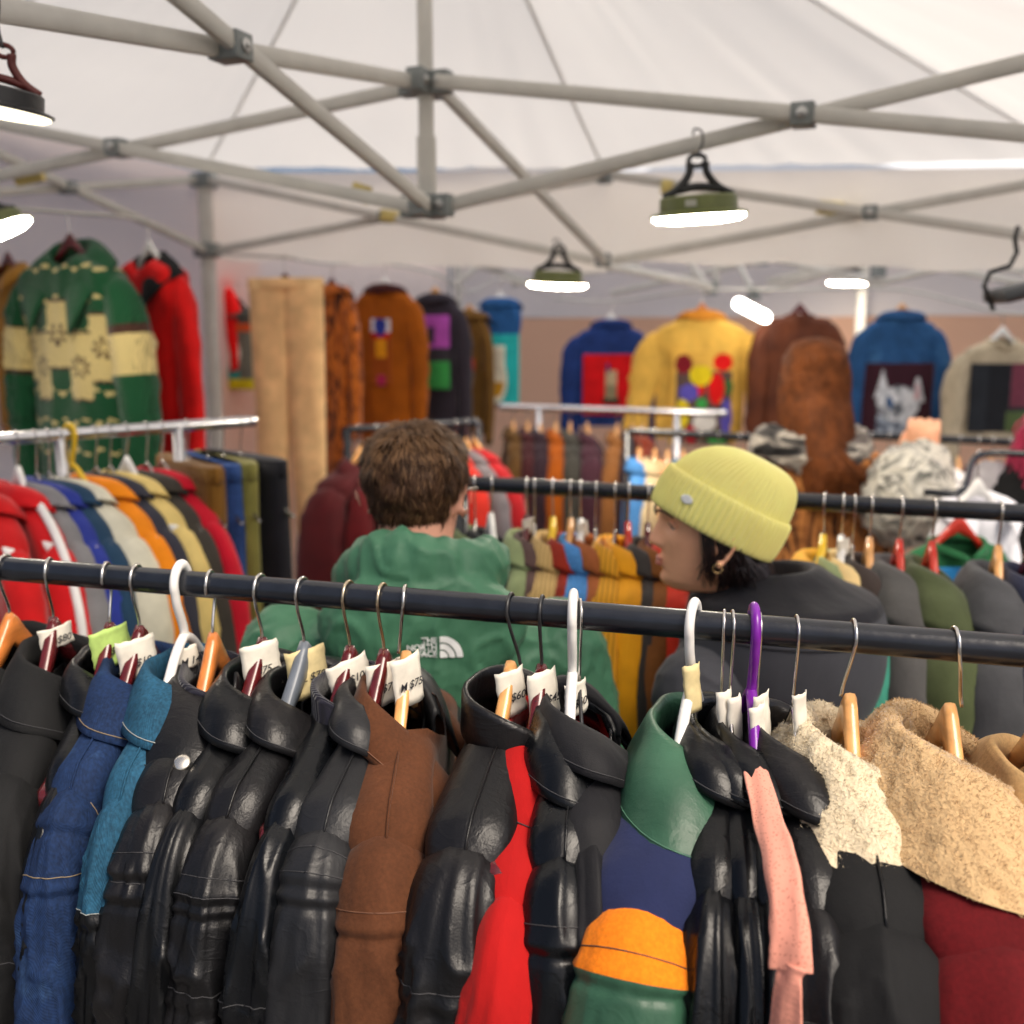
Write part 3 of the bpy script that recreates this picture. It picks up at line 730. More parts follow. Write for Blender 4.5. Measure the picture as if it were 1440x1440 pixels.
# far tent
FM = H(P(1008, 350, 6.0), 0)
ft = thing('market_tent', 'far pale blue canopy tent with thin truss bars over the back wall of jackets', 'tent', FM)
finv = Matrix.Translation(-FM)
def fpart(mb, name, m): o = mb.build(name, m, ft); o.matrix_parent_inverse = finv; return sharp(o, 35)
ftop = H(FM, 2.85); fc = [H(EB - rd * 2.2 + bd * .12, Bu.z + .06), H(EB + rd * 2.6 + bd * .12, Bu.z + .02), H(WB1 + bd * .1, 2.28), H(WB0 + bd * .1 - rd * .3, 2.34)]
for k in range(4):
    o = canopy_panel(fc[k], fc[(k + 1) % 4], ftop, m=M_cv2, par=ft, sag=.04); o.matrix_parent_inverse = finv
fb = [((960, 354), (997, 408), 5.6, 5.4), ((1007, 346), (1007, 405), 6, 6), ((1025, 346), (1062, 416), 5.9, 5.5), ((1070, 366), (860, 412), 5.9, 6.4), ((1075, 362), (1235, 398), 5.9, 5.2), ((1075, 408), (1235, 362), 5.9, 5.2), ((1235, 398), (1440, 350), 5.2, 4.6), ((1235, 360), (1440, 398), 5.2, 4.6),
      ((1270, 352), (1440, 382), 5.6, 4.9), ((1080, 395), (1270, 352), 6.1, 5.6), ((700, 352), (640, 400), 6.2, 6.2), ((640, 362), (740, 395), 6.2, 6.3), ((720, 400), (900, 372), 6.4, 6.0), ((850, 372), (1000, 402), 4.2, 5.4)]
for (a, b_, d0, d1) in fb:
    m_ = MB(); m_.bar(P(*a, d0), P(*b_, d1), .022, .034); fpart(m_, 'truss_bar', M_bar)
for (px, py, d) in ((1072, 364, 5.9), (1235, 380, 5.2), (1000, 405, 5.5), (706, 368, 6.2), (1060, 412, 5.5)):
    m_ = MB(); m_.box(P(px, py, d), (.06, .06, .07)); fpart(m_, 'joint_bracket', M_brk)
for p in (WB0 + rd * .12 - bd * .1, WB0 + rd * 2.6 - bd * .08, WB1 - rd * .5 - bd * .1):
    m_ = MB(); m_.bar(H(p, .01), H(p, 2.30), .05, .05); fpart(m_, 'leg', M_bar)
# ------------------------------------------------------------------ clothes rails
RZ, RR = 1.515, .0148
RA, RB = Pz(0, 799, RZ), Pz(1440, 916, RZ); rdir = (RB - RA).normalized()
TH = math.atan2(-rdir.y, rdir.x)
def rack(name, label, a, b, r, m, ends=True, group=None, height=None):
    a = Vector(a); b = Vector(b); root = thing(name, label, 'clothes rail', H((a + b) / 2, 0), 0, group); inv = Matrix.Translation(-H((a + b) / 2, 0)); d = (b - a).normalized(); s = Vector((-d.y, d.x, 0)).normalized()
    mb = MB(); mb.tube([a.lerp(b, k / 30) for k in range(31)], r, 20); o = mb.build('rail', m, root); o.matrix_parent_inverse = inv
    if ends:
        for e in ((a, b) if ends is True else (a.lerp(b, ends), a.lerp(b, 1 - ends))):
            mb = MB(); mb.tube([e + Vector((0, 0, .001)), H(e, .05)], r * 1.05, 14); o = mb.build('upright', m, root); o.matrix_parent_inverse = inv
            mb = MB(); mb.tube([H(e, .05) - s * .28, H(e, .05) + s * .28], r * 1.0, 12); o = mb.build('foot', m, root); o.matrix_parent_inverse = inv
    return root
rack('clothes_rail', 'black rail in front holding the leather jackets', RA - rdir * .45, RB + rdir * .42, RR, M_rail)
def rail_t(A, d, px, lo=-1.5, hi=3.5):
    for _ in range(50):
        m = (lo + hi) / 2
        if proj(A + d * m)[0] < px: lo = m
        else: hi = m
    return A + d * m
def yaw_for(loc, base, tip, px, lo=R(-38), hi=R(38)):
    """turn of the hanger about the rail so that the near shoulder tip shows at px"""
    best = None
    for k in range(81):
        y = lo + (hi - lo) * k / 80; a = base + y; p = Vector(loc) + Vector((cos(a) * tip[0] , sin(a) * tip[0], tip[1])); e = abs(proj(p)[0] - px)
        if best is None or e < best[0] - .01: best = (e, y)
    return base + best[1]
BASE = -pi / 2 - R(13)
LAP = [(.015, -.02), (.07, -.012), (.098, -.085), (.125, -.12), (.095, -.155), (.045, -.34), (.012, -.36)]
def snap(px_u, v, z):
    def f(root, g):
        mb = MB(); mb.ell((px_u, v, z), (.011, .004, .011), 16, 8); mb.build('snap_button', M_bolt_l, root)
    return f
M_bolt_l = plain('snap metal', (.72, .68, .60), .25, .9)
def snapcollar(root, g):
    o = make_collar(g, root, M_blk2, 'lapel', hs=.026, hl=.105, ang=52, a=.068, b=.038, pt=.35, vout=.6, front=.04, opening=45)
    ph = pi - R(45); n_ = len(o.data.vertices) // 49; i_ = round(48 * (R(88) + ph) / (2 * ph)); v = o.data.vertices[i_ * n_ + n_ - 3].co
    mb = MB(); mb.ell(v + Vector((.0045, 0, .0035)), (.0032, .0092, .0092), 18, 12, Matrix.Rotation(R(-50), 3, 'Y')); mb.build('snap_button', M_bolt_l, root)
def front(hook, tip, label, body, hk, hm, hlabel, seed, name='leather_jacket', cat='jacket', hook_kw=None, tipz=-.20, push=0, **k):
    loc = rail_t(RA, rdir, hook)
    W = k.get('W', .205); rz = yaw_for(loc, BASE, (W + .02, tipz), tip)
    garment(name, label, cat, loc, rz, body, seed=seed, group='jackets on the front rail', **k)
    if hk: hanger('wooden_hanger' if hk == 'wood' else 'plastic_hanger' if hk == 'plastic' else 'wire_hanger', hlabel, hk, loc, rz, RR, hm, **(hook_kw or {}))
    return loc, rz
def bands(*edges):
    """material index by distance down the sleeve"""
    return lambda s: sum(s > e for e in edges)
C_ = dict
front(8, -150, 'matte black jacket at the far left end of the front rail', M_dk, 'wood', W_or, 'orange wooden hanger at the far left end of the front rail', 1, name='black_jacket', ck=C_(hl=.075, hs=.04), lapel=LAP, hook_kw=C_(flip=1))
front(70, -10, 'matte black jacket with wide collar hanging beside the dark blue denim jacket', M_dk, 'wood', W_dr, 'dark red wooden hanger with white tag marked M $80', 2, name='black_jacket', rv=.045, ck=C_(hl=.08, hs=.034), lapel=LAP, welts=(.17,), hook_kw=C_(tagtxt='M $80', tagpos=(-.006, -.078), tagw=.042, tagh=.026))
front(150, 62, 'black jacket squeezed behind the dark blue denim jacket', M_blk, 'wood', W_dr, 'hanger wrapped in green and white paper marked S $45', 3, rv=.026, T=.022, hook_kw=C_(flip=-1, tagtxt='S $45', tagmat=M_gpap, tagw=.05, tagh=.048, tagpos=(.0, -.082)), ck=C_(hl=.05))
front(192, 72, 'dark blue denim jacket near the left end of the front rail', M_den, 'wood', W_dr, 'dark red wooden hanger with torn white tag marked L $18', 4, name='denim_jacket', rv=.036, T=.03, ck=C_(hs=.032, hl=.07, front=.03), welts=(.03, .075), seam=True, swr=.07, hook_kw=C_(tagtxt='L $18', tagw=.046, tagh=.05, tagpos=(.006, -.09)))
front(255, 146, 'teal blue denim jacket with black lower sleeves on a white plastic hanger', M_teal, 'plastic', M_wpl, 'white plastic hanger holding the teal blue denim jacket', 5, name='denim_jacket', sleeve=[M_teal, M_teal, M_blk], smfn=bands(.012, .09), rv=.026, T=.028, ru=.05, ck=C_(hs=.034, hl=.075, front=.035), seam=True, welts=(.10,), hook_kw=C_(tagtxt='M 14', tagpos=(-.01, -.088), tagw=.026, tagh=.026))
front(296, 206, 'black leather jacket with snap button lapel and navy ribbed collar', M_blk2, 'wood', W_or, 'orange wooden hanger holding the black jacket with the snap button', 6, rv=.048, T=.034, ck=C_(hs=.032, hl=0), collar='stand', cm=M_rib, lapel=[(.01, -.005), (.06, .035), (.10, -.06), (.09, -.12), (.045, -.30), (.012, -.34)], welts=(.05, .068), gather=(.05, .068), seam=True, extra=snapcollar, hook_kw=C_(flip=-1))
front(366, 238, 'black leather jacket with tall pointed lapel beside the snap button jacket', M_blk, 'wood', W_dr, 'wooden hanger with crumpled pale tag marked $75', 7, rv=.03, ck=C_(hs=.036, hl=.062), lapel=LAP, hook_kw=C_(tagtxt='$75', tagw=.045, tagh=.055, tagpos=(.0, -.085)))
front(425, 290, 'black leather jacket with stitched bands across the sleeve on a grey hanger', M_blk2, 'wood', W_gr, 'grey hanger with big yellowed tag marked XL $70', 8, rv=.041, ck=C_(hs=.032, hl=.05), welts=(.055, .065, .145, .185), seam=True, hook_kw=C_(tagtxt='XL $70', tagmat=M_ypap, tagw=.048, tagh=.058, tagpos=(-.012, -.092)))
front(490, 370, 'slim black leather jacket with ribbed knit collar', M_blk3, 'wood', W_dr, 'dark red wooden hanger with folded white tag marked XL $100', 9, rv=.029, collar='stand', cm=M_rib, ck=C_(hs=.036), welts=(.145,), hook_kw=C_(hookmat=M_brass, tagtxt='XL $100', tagw=.05, tagh=.036, tagrot=-.25, tagpos=(.0, -.085)))
front(538, 428, 'charcoal leather jacket with short crumpled collar left of the brown suede jacket', M_char, 'wood', W_dr, 'dark red wooden hanger with torn tag marked $70', 10, rv=.048, ck=C_(hs=.034, hl=.045), welts=(.035, .045), seam=True, swr=.06, hook_kw=C_(hookmat=M_brass, tagtxt='$70', tagw=.046, tagh=.048, tagpos=(-.008, -.092)))
front(570, 530, 'brown suede jacket with open collar on the front rail', M_brn, 'wood', W_lt, 'honey wooden hanger with white paper tag marked M $75', 11, name='suede_jacket', rv=.050, T=.038, ck=C_(hs=.034, hl=.055, opening=55, fd=.09, front=.03, b=.046), cm=M_brn, welts=(.06,), seam=True, swr=.05, hook_kw=C_(lean=-.008, tagtxt='M $75', tagw=.040, tagh=.055, tagpos=(.012, -.080)))
front(718, 632, 'black leather biker jacket with stand collar and gathered elbow band', M_blk2, 'wood', W_lt, 'honey wooden hanger with pale tag marked S $60', 12, rv=.052, T=.042, W=.20, collar='stand', ck=C_(hs=.046, opening=30, a=.07, b=.046), welts=(.105, .155), gather=(.108, .152), seam=True, hook_kw=C_(lean=.010, hookmat=M_bwire, tagtxt='S $60', tagw=.034, tagh=.05, tagpos=(.0, -.085)))
front(762, 700, 'bright red wool jacket with soft fold collar on the front rail', M_red, 'wood', W_dr, 'dark red wooden hanger with pale torn tag marked XS $45', 13, name='wool_jacket', rv=.040, T=.03, W=.222, ck=C_(hs=.032, hl=.085, ang=66, pt=.1, front=.04, fd=.06), nz=-.14, swr=.05, hook_kw=C_(hookmat=M_bwire, tagtxt='XS $45', tagw=.038, tagh=.055, tagpos=(.0, -.085)))
front(806, 782, 'smooth black leather jacket with long lapel right of the bright red jacket', M_blk3, 'plastic', M_wpl, 'white plastic hanger holding the smooth black jacket right of the red one', 14, rv=.041, T=.030, W=.195, ck=C_(hs=.032, hl=.075), lapel=LAP, welts=(.055,), seam=True, swr=.06, hook_kw=C_(tagtxt='$60', tagpos=(-.006, -.086), tagw=.03, tagh=.036))
front(816, 838, 'black velvet jacket between the white hanger and the green leather collar', M_vel, 'wire', M_bwire, 'black wire hanger holding the velvet jacket', 15, name='velvet_jacket', rv=.03, T=.04, W=.185, ck=C_(hs=.036, hl=.05), swr=.1, nz=-.115)
front(975, 884, 'navy jacket with green leather collar and sleeves and an orange band', M_nvy, 'plastic', M_wpl, 'white plastic hanger with yellowed tag holding the green and navy jacket', 16, name='varsity_jacket', sleeve=[M_nvy, M_org, M_grl], smfn=bands(-.005, .042), rv=.060, ru=.06, T=.05, W=.228, spread=.05, cm=M_grl, ck=C_(hs=.034, hl=.105, ang=50, front=.045, pt=.15, opening=48, rad=.009), swr=.05, welts=(-.005, .042), nz=-.122, hook_kw=C_(tagtxt='', tagmat=M_ypap, tagpos=(.004, -.060), tagw=.02, tagh=.05))
front(1018, 1000, 'black leather jacket with front seam next to the green sleeved jacket', M_blk, 'wire', M_bwire, 'thin black hanger with white tag beside the green leather collar', 17, rv=.033, T=.026, ck=C_(hs=.034, hl=.05), welts=(.13,), lapel=LAP, hook_kw=C_(tagtxt='', tagpos=(.004, -.085), tagw=.02, tagh=.055))
front(1030, 1058, 'slim black leather jacket left of the pink strap', M_blk3, 'wire', M_steel, 'thin steel hanger with white tag left of the purple one', 18, rv=.024, T=.024, ck=C_(hs=.032, hl=.05), hook_kw=C_(tagtxt='', tagpos=(.002, -.088), tagw=.02, tagh=.05))
front(1068, 1088, 'narrow black leather coat hanging right behind the pink strap', M_blk, 'wire', M_steel, 'thin steel hanger half hidden by the purple hook', 19, rv=.022, T=.02, ck=C_(hs=.032, hl=.05), hook_kw=C_(tagtxt='', tagpos=(.004, -.082), tagw=.024, tagh=.05))
front(1120, 1158, 'black leather jacket with long piped lapel left of the cream fleece collar', M_blk2, 'wire', M_steel, 'thin steel hanger left of the cream fleece collar', 20, rv=.034, T=.028, ck=C_(hs=.034, hl=.06), lapel=LAP, welts=(.075,), hook_kw=C_(tagtxt='', tagpos=(.004, -.075), tagw=.02, tagh=.045))
front(1200, 1248, 'black suede jacket with thick cream fleece collar', M_dk, 'wood', W_lt, 'honey wooden hanger holding the cream fleece collar jacket', 21, name='fleece_collar_jacket', rv=.062, T=.045, W=.215, cm=M_cream, ck=C_(hs=.034, hl=.105, side=36, ang=44, pt=.25, rad=.014, opening=40, lump=.005, tufts=60000, tl=.0030, tw=.0006, a=.06, vout=.55), welts=(.07, .088), seam=True, lm=M_blk, hook_kw=C_(lean=-.008))
front(1342, 1440, 'dark red suede coat with thick tan fleece collar', M_dr, 'wood', W_lt, 'honey wooden hanger holding the tan fleece collar coat', 22, name='fleece_collar_coat', rv=.075, T=.05, W=.215, cm=M_tan, ck=C_(hs=.042, hl=.115, side=36, ang=42, pt=.25, rad=.016, opening=40, lump=.005, tufts=70000, tl=.0032, tw=.0006, a=.065, b=.042, vout=.6), swr=.05, hook_kw=C_(lean=.010))
front(1475, 1590, 'beige suede jacket at the right end of the front rail', M_beige, 'wood', W_lt, 'honey wooden hanger at the right end of the front rail', 23, name='suede_jacket', rv=.06, T=.04, ck=C_(hs=.036, hl=.08), nz=-.13)
# pink strap garment
loc = rail_t(RA, rdir, 1060); rz = yaw_for(loc, BASE, (.28, -.2), 1102)
hanger('plastic_hanger', 'purple plastic hanger with pink suede straps', 'plastic', loc, rz, RR, W_pu, tagtxt='', tagpos=(.02, -.088), tagw=.022, tagh=.05)
root = thing('suede_dress', 'pale pink suede dress with a dotted strap on the purple hanger', 'dress', loc, rz, 'jackets on the front rail')
t = NT('perforated pink suede'); d_ = t.vor(330); c = t.ramp(d_, [(.18, (.40, .13, .09)), (.30, (.70, .29, .21))]); M_perf = t.out(c, .9, None, sheen=.2)
def ribbon(pts, wfn, tw0, tw1, name, m, sd):
    """flat folded strip of soft suede: width across the aisle, a few millimetres thick"""
    p = catmull(pts, 70); rows = []
    for k, c in enumerate(p):
        f = k / 70; t = (p[min(k + 1, 70)] - p[max(k - 1, 0)]).normalized(); a = lerp(tw0, tw1, f)
        e = (Vector((0, 1, 0)) - t * t.y).normalized(); n_ = t.cross(e); e, n_ = e * cos(a) + n_ * sin(a), n_ * cos(a) - e * sin(a); w = wfn(f); row = []
        for i in range(20):
            b = 2 * pi * i / 20; x = math.copysign(abs(cos(b)) ** .7, cos(b)); fold = .0022 * nz(Vector((x * 2.4, f * 5, sd))) + .0014 * sin(x * 5 + f * 7)
            row.append(c + e * (x * w * (1 + .10 * nz(Vector((f * 9, x, sd))))) + n_ * (.0036 * sin(b) + fold))
        rows.append(row)
    mb = MB(); mb.grid(rows, True, cap0=True, cap1=True); return mb.build(name, m, root)
for s in (1, -1):
    dz = 0 if s > 0 else -.05
    ribbon([(s * .07, -.004, -.105 + dz), (s * .16, 0, -.118 + dz), (s * .225, .004, -.130 + dz), (s * .266, .006, -.158 + dz), (s * .279, .006, -.182 + dz)], lambda f: lerp(.011, .0165, f), .2, .5, 'strap', M_perf, 1)
    ribbon([(s * .278, .006, -.176 + dz), (s * .283, .004, -.205 + dz), (s * .284, .004, -.30 + dz), (s * .284, .004, -.40 + dz), (s * .27, .004, -.62 + dz)], lambda f: .0105 + .004 * exp(-(f / .05) ** 2) + .009 * sm(.05, .7, f), .9, .1, 'sleeve', M_pink, 2)
mb = MB(); rows = []
for j in range(24):
    q = j / 23; rows.append([(.175 * cos(2 * pi * i / 48) * (1 - .1 * sin(pi * q)), .014 * sin(2 * pi * i / 48) + .004 * nz(Vector((cos(2 * pi * i / 48) * 3, q * 4, 0))), -.27 - q * .7) for i in range(48)])
mb.grid(rows, True, cap0=True, cap1=True); mb.build('body', M_pink, root)
# ------------------------------------------------------------------ people
M_skin = plain('skin', (.90, .46, .27), .5, 0, .4, var=.08, vs=18, bump=.0006, bs=160)
M_skin2 = plain('fair skin', (.70, .35, .24), .5, 0, .4, var=.08, vs=18)
M_hair = plain('dark brown hair', (.058, .027, .012), .6, 0, .25, var=.4, vs=40)
M_hair2 = plain('top lit brown hair', (.17, .090, .040), .55, 0, .3, var=.35, vs=40)  # lighter brown for crown locks: top light painted into the hair colour
M_hairw = plain('near black hair', (.018, .010, .010), .4, var=.3)
M_aub = plain('auburn hair', (.135, .040, .010), .6, 0, .15, var=.4, vs=30)
M_eye = plain('eye white', (.38, .35, .33), .15, var=.02); M_iris = plain('iris brown', (.05, .025, .012), .15)
M_brow = plain('brow hair', (.022, .012, .009), .6)
M_lip = plain('lips', (.46, .13, .11), .4, var=.06)
M_gold = plain('gold ring', (.80, .55, .25), .2, 1.0)
M_trs = denim('trouser denim', (.012, .020, .045), (.04, .06, .11))
M_shoe = plain('dark shoe', (.03, .03, .03), .6)
def face_head(mb, c, s=1.0, fem=True, n=72, rows=84):
    """head as one closed skin, facing -Y local of matrix c, built on (lateral x, forward y, up z) with chin at z=0"""
    zs = [0, .006, .02, .035, .05, .07, .09, .11, .13, .15, .17, .19, .205, .216, .2205]
    fr = [.052, .064, .073, .074, .075, .075, .077, .079, .082, .084, .081, .068, .050, .026, .004]
    bk = [-.02, -.028, -.04, -.055, -.068, -.082, -.092, -.099, -.104, -.106, -.103, -.092, -.073, -.042, -.006]
    wd = [.022, .034, .045, .052, .057, .062, .067, .070, .073, .0745, .073, .066, .053, .030, .005]
    out = []
    for j in range(rows + 1):
        z = .2205 * j / rows; f, b, w = tab(z, zs, fr), tab(z, zs, bk), tab(z, zs, wd); cy = (f + b) / 2; ry = (f - b) / 2; row = []
        for i in range(n):
            a = 2 * pi * i / n; x = w * math.copysign(abs(cos(a)) ** .92, cos(a)); y = cy + ry * math.copysign(abs(sin(a)) ** .92, sin(a))
            fy = 0
            if sin(a) > 0:
                g = lambda x0, z0, sx, sz: exp(-(((x - x0) / sx) ** 2 + ((z - z0) / sz) ** 2))
                # nose: bridge to tip
                nzp = tab(z, [.066, .071, .079, .088, .10, .115, .122, .130], [0, .011, .0235, .0215, .0145, .007, .003, 0]); nw = tab(z, [.07, .08, .095, .12], [.0125, .0125, .0085, .007])
                fy += nzp * exp(-(abs(x) / nw) ** 2.4)
                fy += .007 * (g(.0125, .0765, .006, .006) + g(-.0125, .0765, .006, .006))
                ax = abs(x)
                fy -= .011 * exp(-(((ax - .031) / .015) ** 2 + ((z - .112) / .011) ** 2))       # sockets
                fy += .0045 * exp(-(((ax - .028) / .022) ** 2 + ((z - .130) / .007) ** 2))      # brow
                fy += .006 * exp(-(((ax - .040) / .018) ** 2 + ((z - .080) / .018) ** 2)) * .6   # cheek
                fy += .0065 * g(0, .052, .017, .0050) + .0068 * g(0, .0425, .016, .0050) - .0040 * g(0, .0472, .019, .0018)
                fy -= .004 * g(0, .032, .022, .006); fy += .005 * g(0, .014, .017, .012)
                fy -= .0015 * g(0, .061, .004, .006)
            row.append(c @ Vector((x * s, -(y + fy) * s, z * s)))
        out.append(row)
    mb.grid(out, True, cap0=True, cap1=True)
def ear(mb, c, side, s=1.0, ko=1.0):
    """outer rim, bowl and lobe; c: head matrix"""
    o = Vector((side * .073, .012, .098 if ko > 1 else .082)); 
    rim = catmull([o + Vector((side * .000, -.012, -.016)), o + Vector((side * .004, -.014, .004)), o + Vector((side * .008, -.013, .022)), o + Vector((side * .013, -.002, .034)), o + Vector((side * .018, .012, .030)), o + Vector((side * .020, .017, .012)), o + Vector((side * .016, .011, -.006)), o + Vector((side * .010, .001, -.020)), o + Vector((side * .004, -.008, -.026))], 40)
    rim = [Vector((o.x + (p.x - o.x) * ko, p.y, p.z)) for p in rim] if ko != 1 else rim
    mb.tube([c @ (p * s) for p in rim], .0038 * s, 8)
    rows = []
    for k in range(7):
        f = k / 6; rows.append([c @ ((o + Vector((side * .003, 0, .004))).lerp(p, f) * s) for p in rim])
    mb.grid(rows, True)
    mb.ell(c @ ((o + Vector((side * .009, -.003, -.021))) * s), (.006 * s, .006 * s, .007 * s), 12, 8)
    mb.ell(c @ ((o + Vector((side * .004, -.010, .0))) * s), (.005 * s, .004 * s, .006 * s), 10, 6)
def fist(mb, m, side=1, s=1.0):
    """hand closed round a bar; palm in the local XZ plane, knuckles up (+Z), fingers curl towards -Y; side: thumb side sign on X"""
    def q(x, y, z): return m @ (Vector((x * side, y, z)) * s)
    mb.cap(q(0, 0, -.02), q(0, .0, .045), .030 * s, .036 * s); mb.cap(q(-.022, 0, .02), q(-.026, 0, .062), .018 * s, .016 * s); mb.cap(q(.022, 0, .02), q(.028, 0, .064), .019 * s, .016 * s)
    for k, (x, L, r) in enumerate(((.034, .040, .0098), (.012, .045, .0102), (-.011, .042, .0098), (-.032, .033, .0085))):
        kn = (x, .004, .070 - .003 * abs(k - 1)); a = (x, -.012 - L * .55, .083); b = (x * .97, -.022 - L * .55, .083 - L * .62); e = (x * .95, -.010 - L * .2, .070 - L * .95)
        mb.cap(q(x * .9, .004, .035), q(*kn), r * s * 1.1, r * s * 1.12); mb.cap(q(*kn), q(*a), r * s * 1.08, r * s); mb.cap(q(*a), q(*b), r * s, r * s * .92); mb.cap(q(*b), q(*e), r * s * .92, r * s * .82)
    mb.cap(q(.030, -.005, .0), q(.050, -.022, .026), .015 * s, .0125 * s); mb.cap(q(.050, -.022, .026), q(.044, -.042, .046), .0122 * s, .0112 * s); mb.cap(q(.044, -.042, .046), q(.020, -.050, .055), .011 * s, .009 * s)
def body(name, parent, H_, headm, face, m, vox, arms, neck_r=.055, sh=.19, hip=.16, hands=None, hs=1.0):
    """one continuous body in root coordinates; +Y is the back, -Y the front; H_ stature"""
    k = H_ / 1.68; mb = MB(); hs = hs * k
    if face: face_head(mb, headm, hs)
    else:
        face_head(mb, headm, hs, n=48, rows=60)
    for s in (1, -1): ear(mb, headm, s, hs, 1.5 if parent is man else 0.6)
    hc = headm @ Vector((0, .018, .06)); base = Vector((0, .015, 1.36 * k))
    mb.cap(base, hc, neck_r * k * 1.12, neck_r * k)
    rows = []
    for z, rx, ry, cy in ((1.40, .06, .05, .015), (1.385, .12, .062, .012), (1.36, sh - .02, .075, .008), (1.32, sh, .088, .004), (1.24, sh - .015, .105, 0), (1.12, sh - .035, .108, 0), (1.02, hip - .015, .100, 0), (.92, hip + .01, .108, .005), (.82, hip + .012, .112, .01), (.76, hip - .02, .10, .01)):
        rows.append([(rx * k * cos(2 * pi * i / 32), cy * k + ry * k * sin(2 * pi * i / 32), z * k) for i in range(32)])
    mb.grid(rows, True, cap0=True, cap1=True)
    for s in (1, -1):
        mb.cap((s * .085 * k, .01, .80 * k), (s * .09 * k, 0, .46 * k), .085 * k, .058 * k); mb.cap((s * .09 * k, 0, .46 * k), (s * .095 * k, .015, .09 * k), .058 * k, .036 * k)
        mb.cap((s * .095 * k, .02, .045 * k), (s * .11 * k, -.15 * k, .03 * k), .040 * k, .028 * k)
        sp, el, wr_ = arms[0 if s > 0 else 1]
        mb.cap(sp, el, .050 * k, .040 * k); mb.cap(el, wr_, .041 * k, .027 * k)
    for hm, sd in (hands or []): fist(mb, hm, sd, k)
    o = mb.build(name, m, parent); remesh(o, vox, 3); return o
def default_arms(k, sh=.19):
    return [((s * (sh - .005) * k, .01, 1.335 * k), (s * (sh + .05) * k, .03, 1.06 * k), (s * (sh + .03) * k, -.06, .83 * k)) for s in (1, -1)]
def hang_hand(k, arm, s):
    el, w = Vector(arm[1]), Vector(arm[2]); d = (w - el).normalized()
    z = d; x = Vector((0, 1, 0)); x = (x - z * x.dot(z)).normalized(); y = z.cross(x)
    return Matrix(((x.x, y.x, z.x, 0), (x.y, y.y, z.y, 0), (x.z, y.z, z.z, 0), (0, 0, 0, 1)))
def wrinkle(o, amp, sc, seed=0, zr=None, amp2=.5):
    ns_ = [v.normal.copy() for v in o.data.vertices]; ps_ = [v.co.copy() for v in o.data.vertices]; out = []
    for p, nn in zip(ps_, ns_):
        q = p * sc + Vector((seed, 0, 0)); n1 = nz(Vector((q.x, q.y, q.z * 1.3)))
        r = (1 - abs(nz(q * 1.7 + Vector((0, 0, n1)))) * 2.0); r = max(0, r) ** 3
        out.extend(p + nn * (n1 * amp + r * amp * 1.3 + nz(q * 3.1) * amp * .35 * amp2))
    o.data.vertices.foreach_set('co', out)
    o.data.update()
def jacket_on(name, parent, k, m, arms, vox=.007, sh=.205, fat=.03, extra=None, wr=(.006, 9), hem=.72, seed=0, neck=(.075, .07), parts=None):
    mb = MB(); rows = []
    for z, rx, ry, cy in ((1.43, neck[0], neck[1], .014), (1.405, .12, .085, .014), (1.375, sh - .02, .10, .010), (1.33, sh + .012, .115, .006), (1.24, sh + .012, .130, .002), (1.12, sh - .005, .132, 0), (1.0, sh - .01, .130, 0), (.88, sh - .005, .135, .004), (hem, sh - .004, .137, .006)):
        rows.append([(rx * k * cos(2 * pi * i / 40), cy * k + ry * k * sin(2 * pi * i / 40), z * k) for i in range(40)])
    mb.grid(rows, True, cap0=True, cap1=True)
    for sp, el, w in arms:
        mb.cap(sp, el, .072 * k, .060 * k); mb.cap(el, Vector(el).lerp(Vector(w), .93), .060 * k, .047 * k)
    if extra: extra(mb, k)
    o = mb.build(name, m, parent); remesh(o, vox, 5); wrinkle(o, wr[0], wr[1], seed); wrinkle(o, wr[0] * .35, wr[1] * 2.3, seed + 7); return o
def trs_on(parent, k, m):
    for s in (1, -1):
        pass
    mb = MB()
    rows = [[(.178 * k * cos(2 * pi * i / 32), .006 + .125 * k * sin(2 * pi * i / 32), z * k) for i in range(32)] for z in (.98, .90, .80, .755)]
    mb.grid(rows, True, cap0=True, cap1=True)
    for s in (1, -1):
        mb.cap((s * .086 * k, .01, .80 * k), (s * .09 * k, 0, .46 * k), .098 * k, .072 * k); mb.cap((s * .09 * k, 0, .46 * k), (s * .095 * k, .012, .11 * k), .072 * k, .056 * k)
    o = mb.build('trousers', m, parent); remesh(o, .009, 3); wrinkle(o, .006, 8, 3)
    for s in (1, -1):
        b = MB(); b.cap((s * .095 * k, .035, .05 * k), (s * .112 * k, -.165 * k, .038 * k), .048 * k, .038 * k); b.build('shoe', M_shoe, parent)
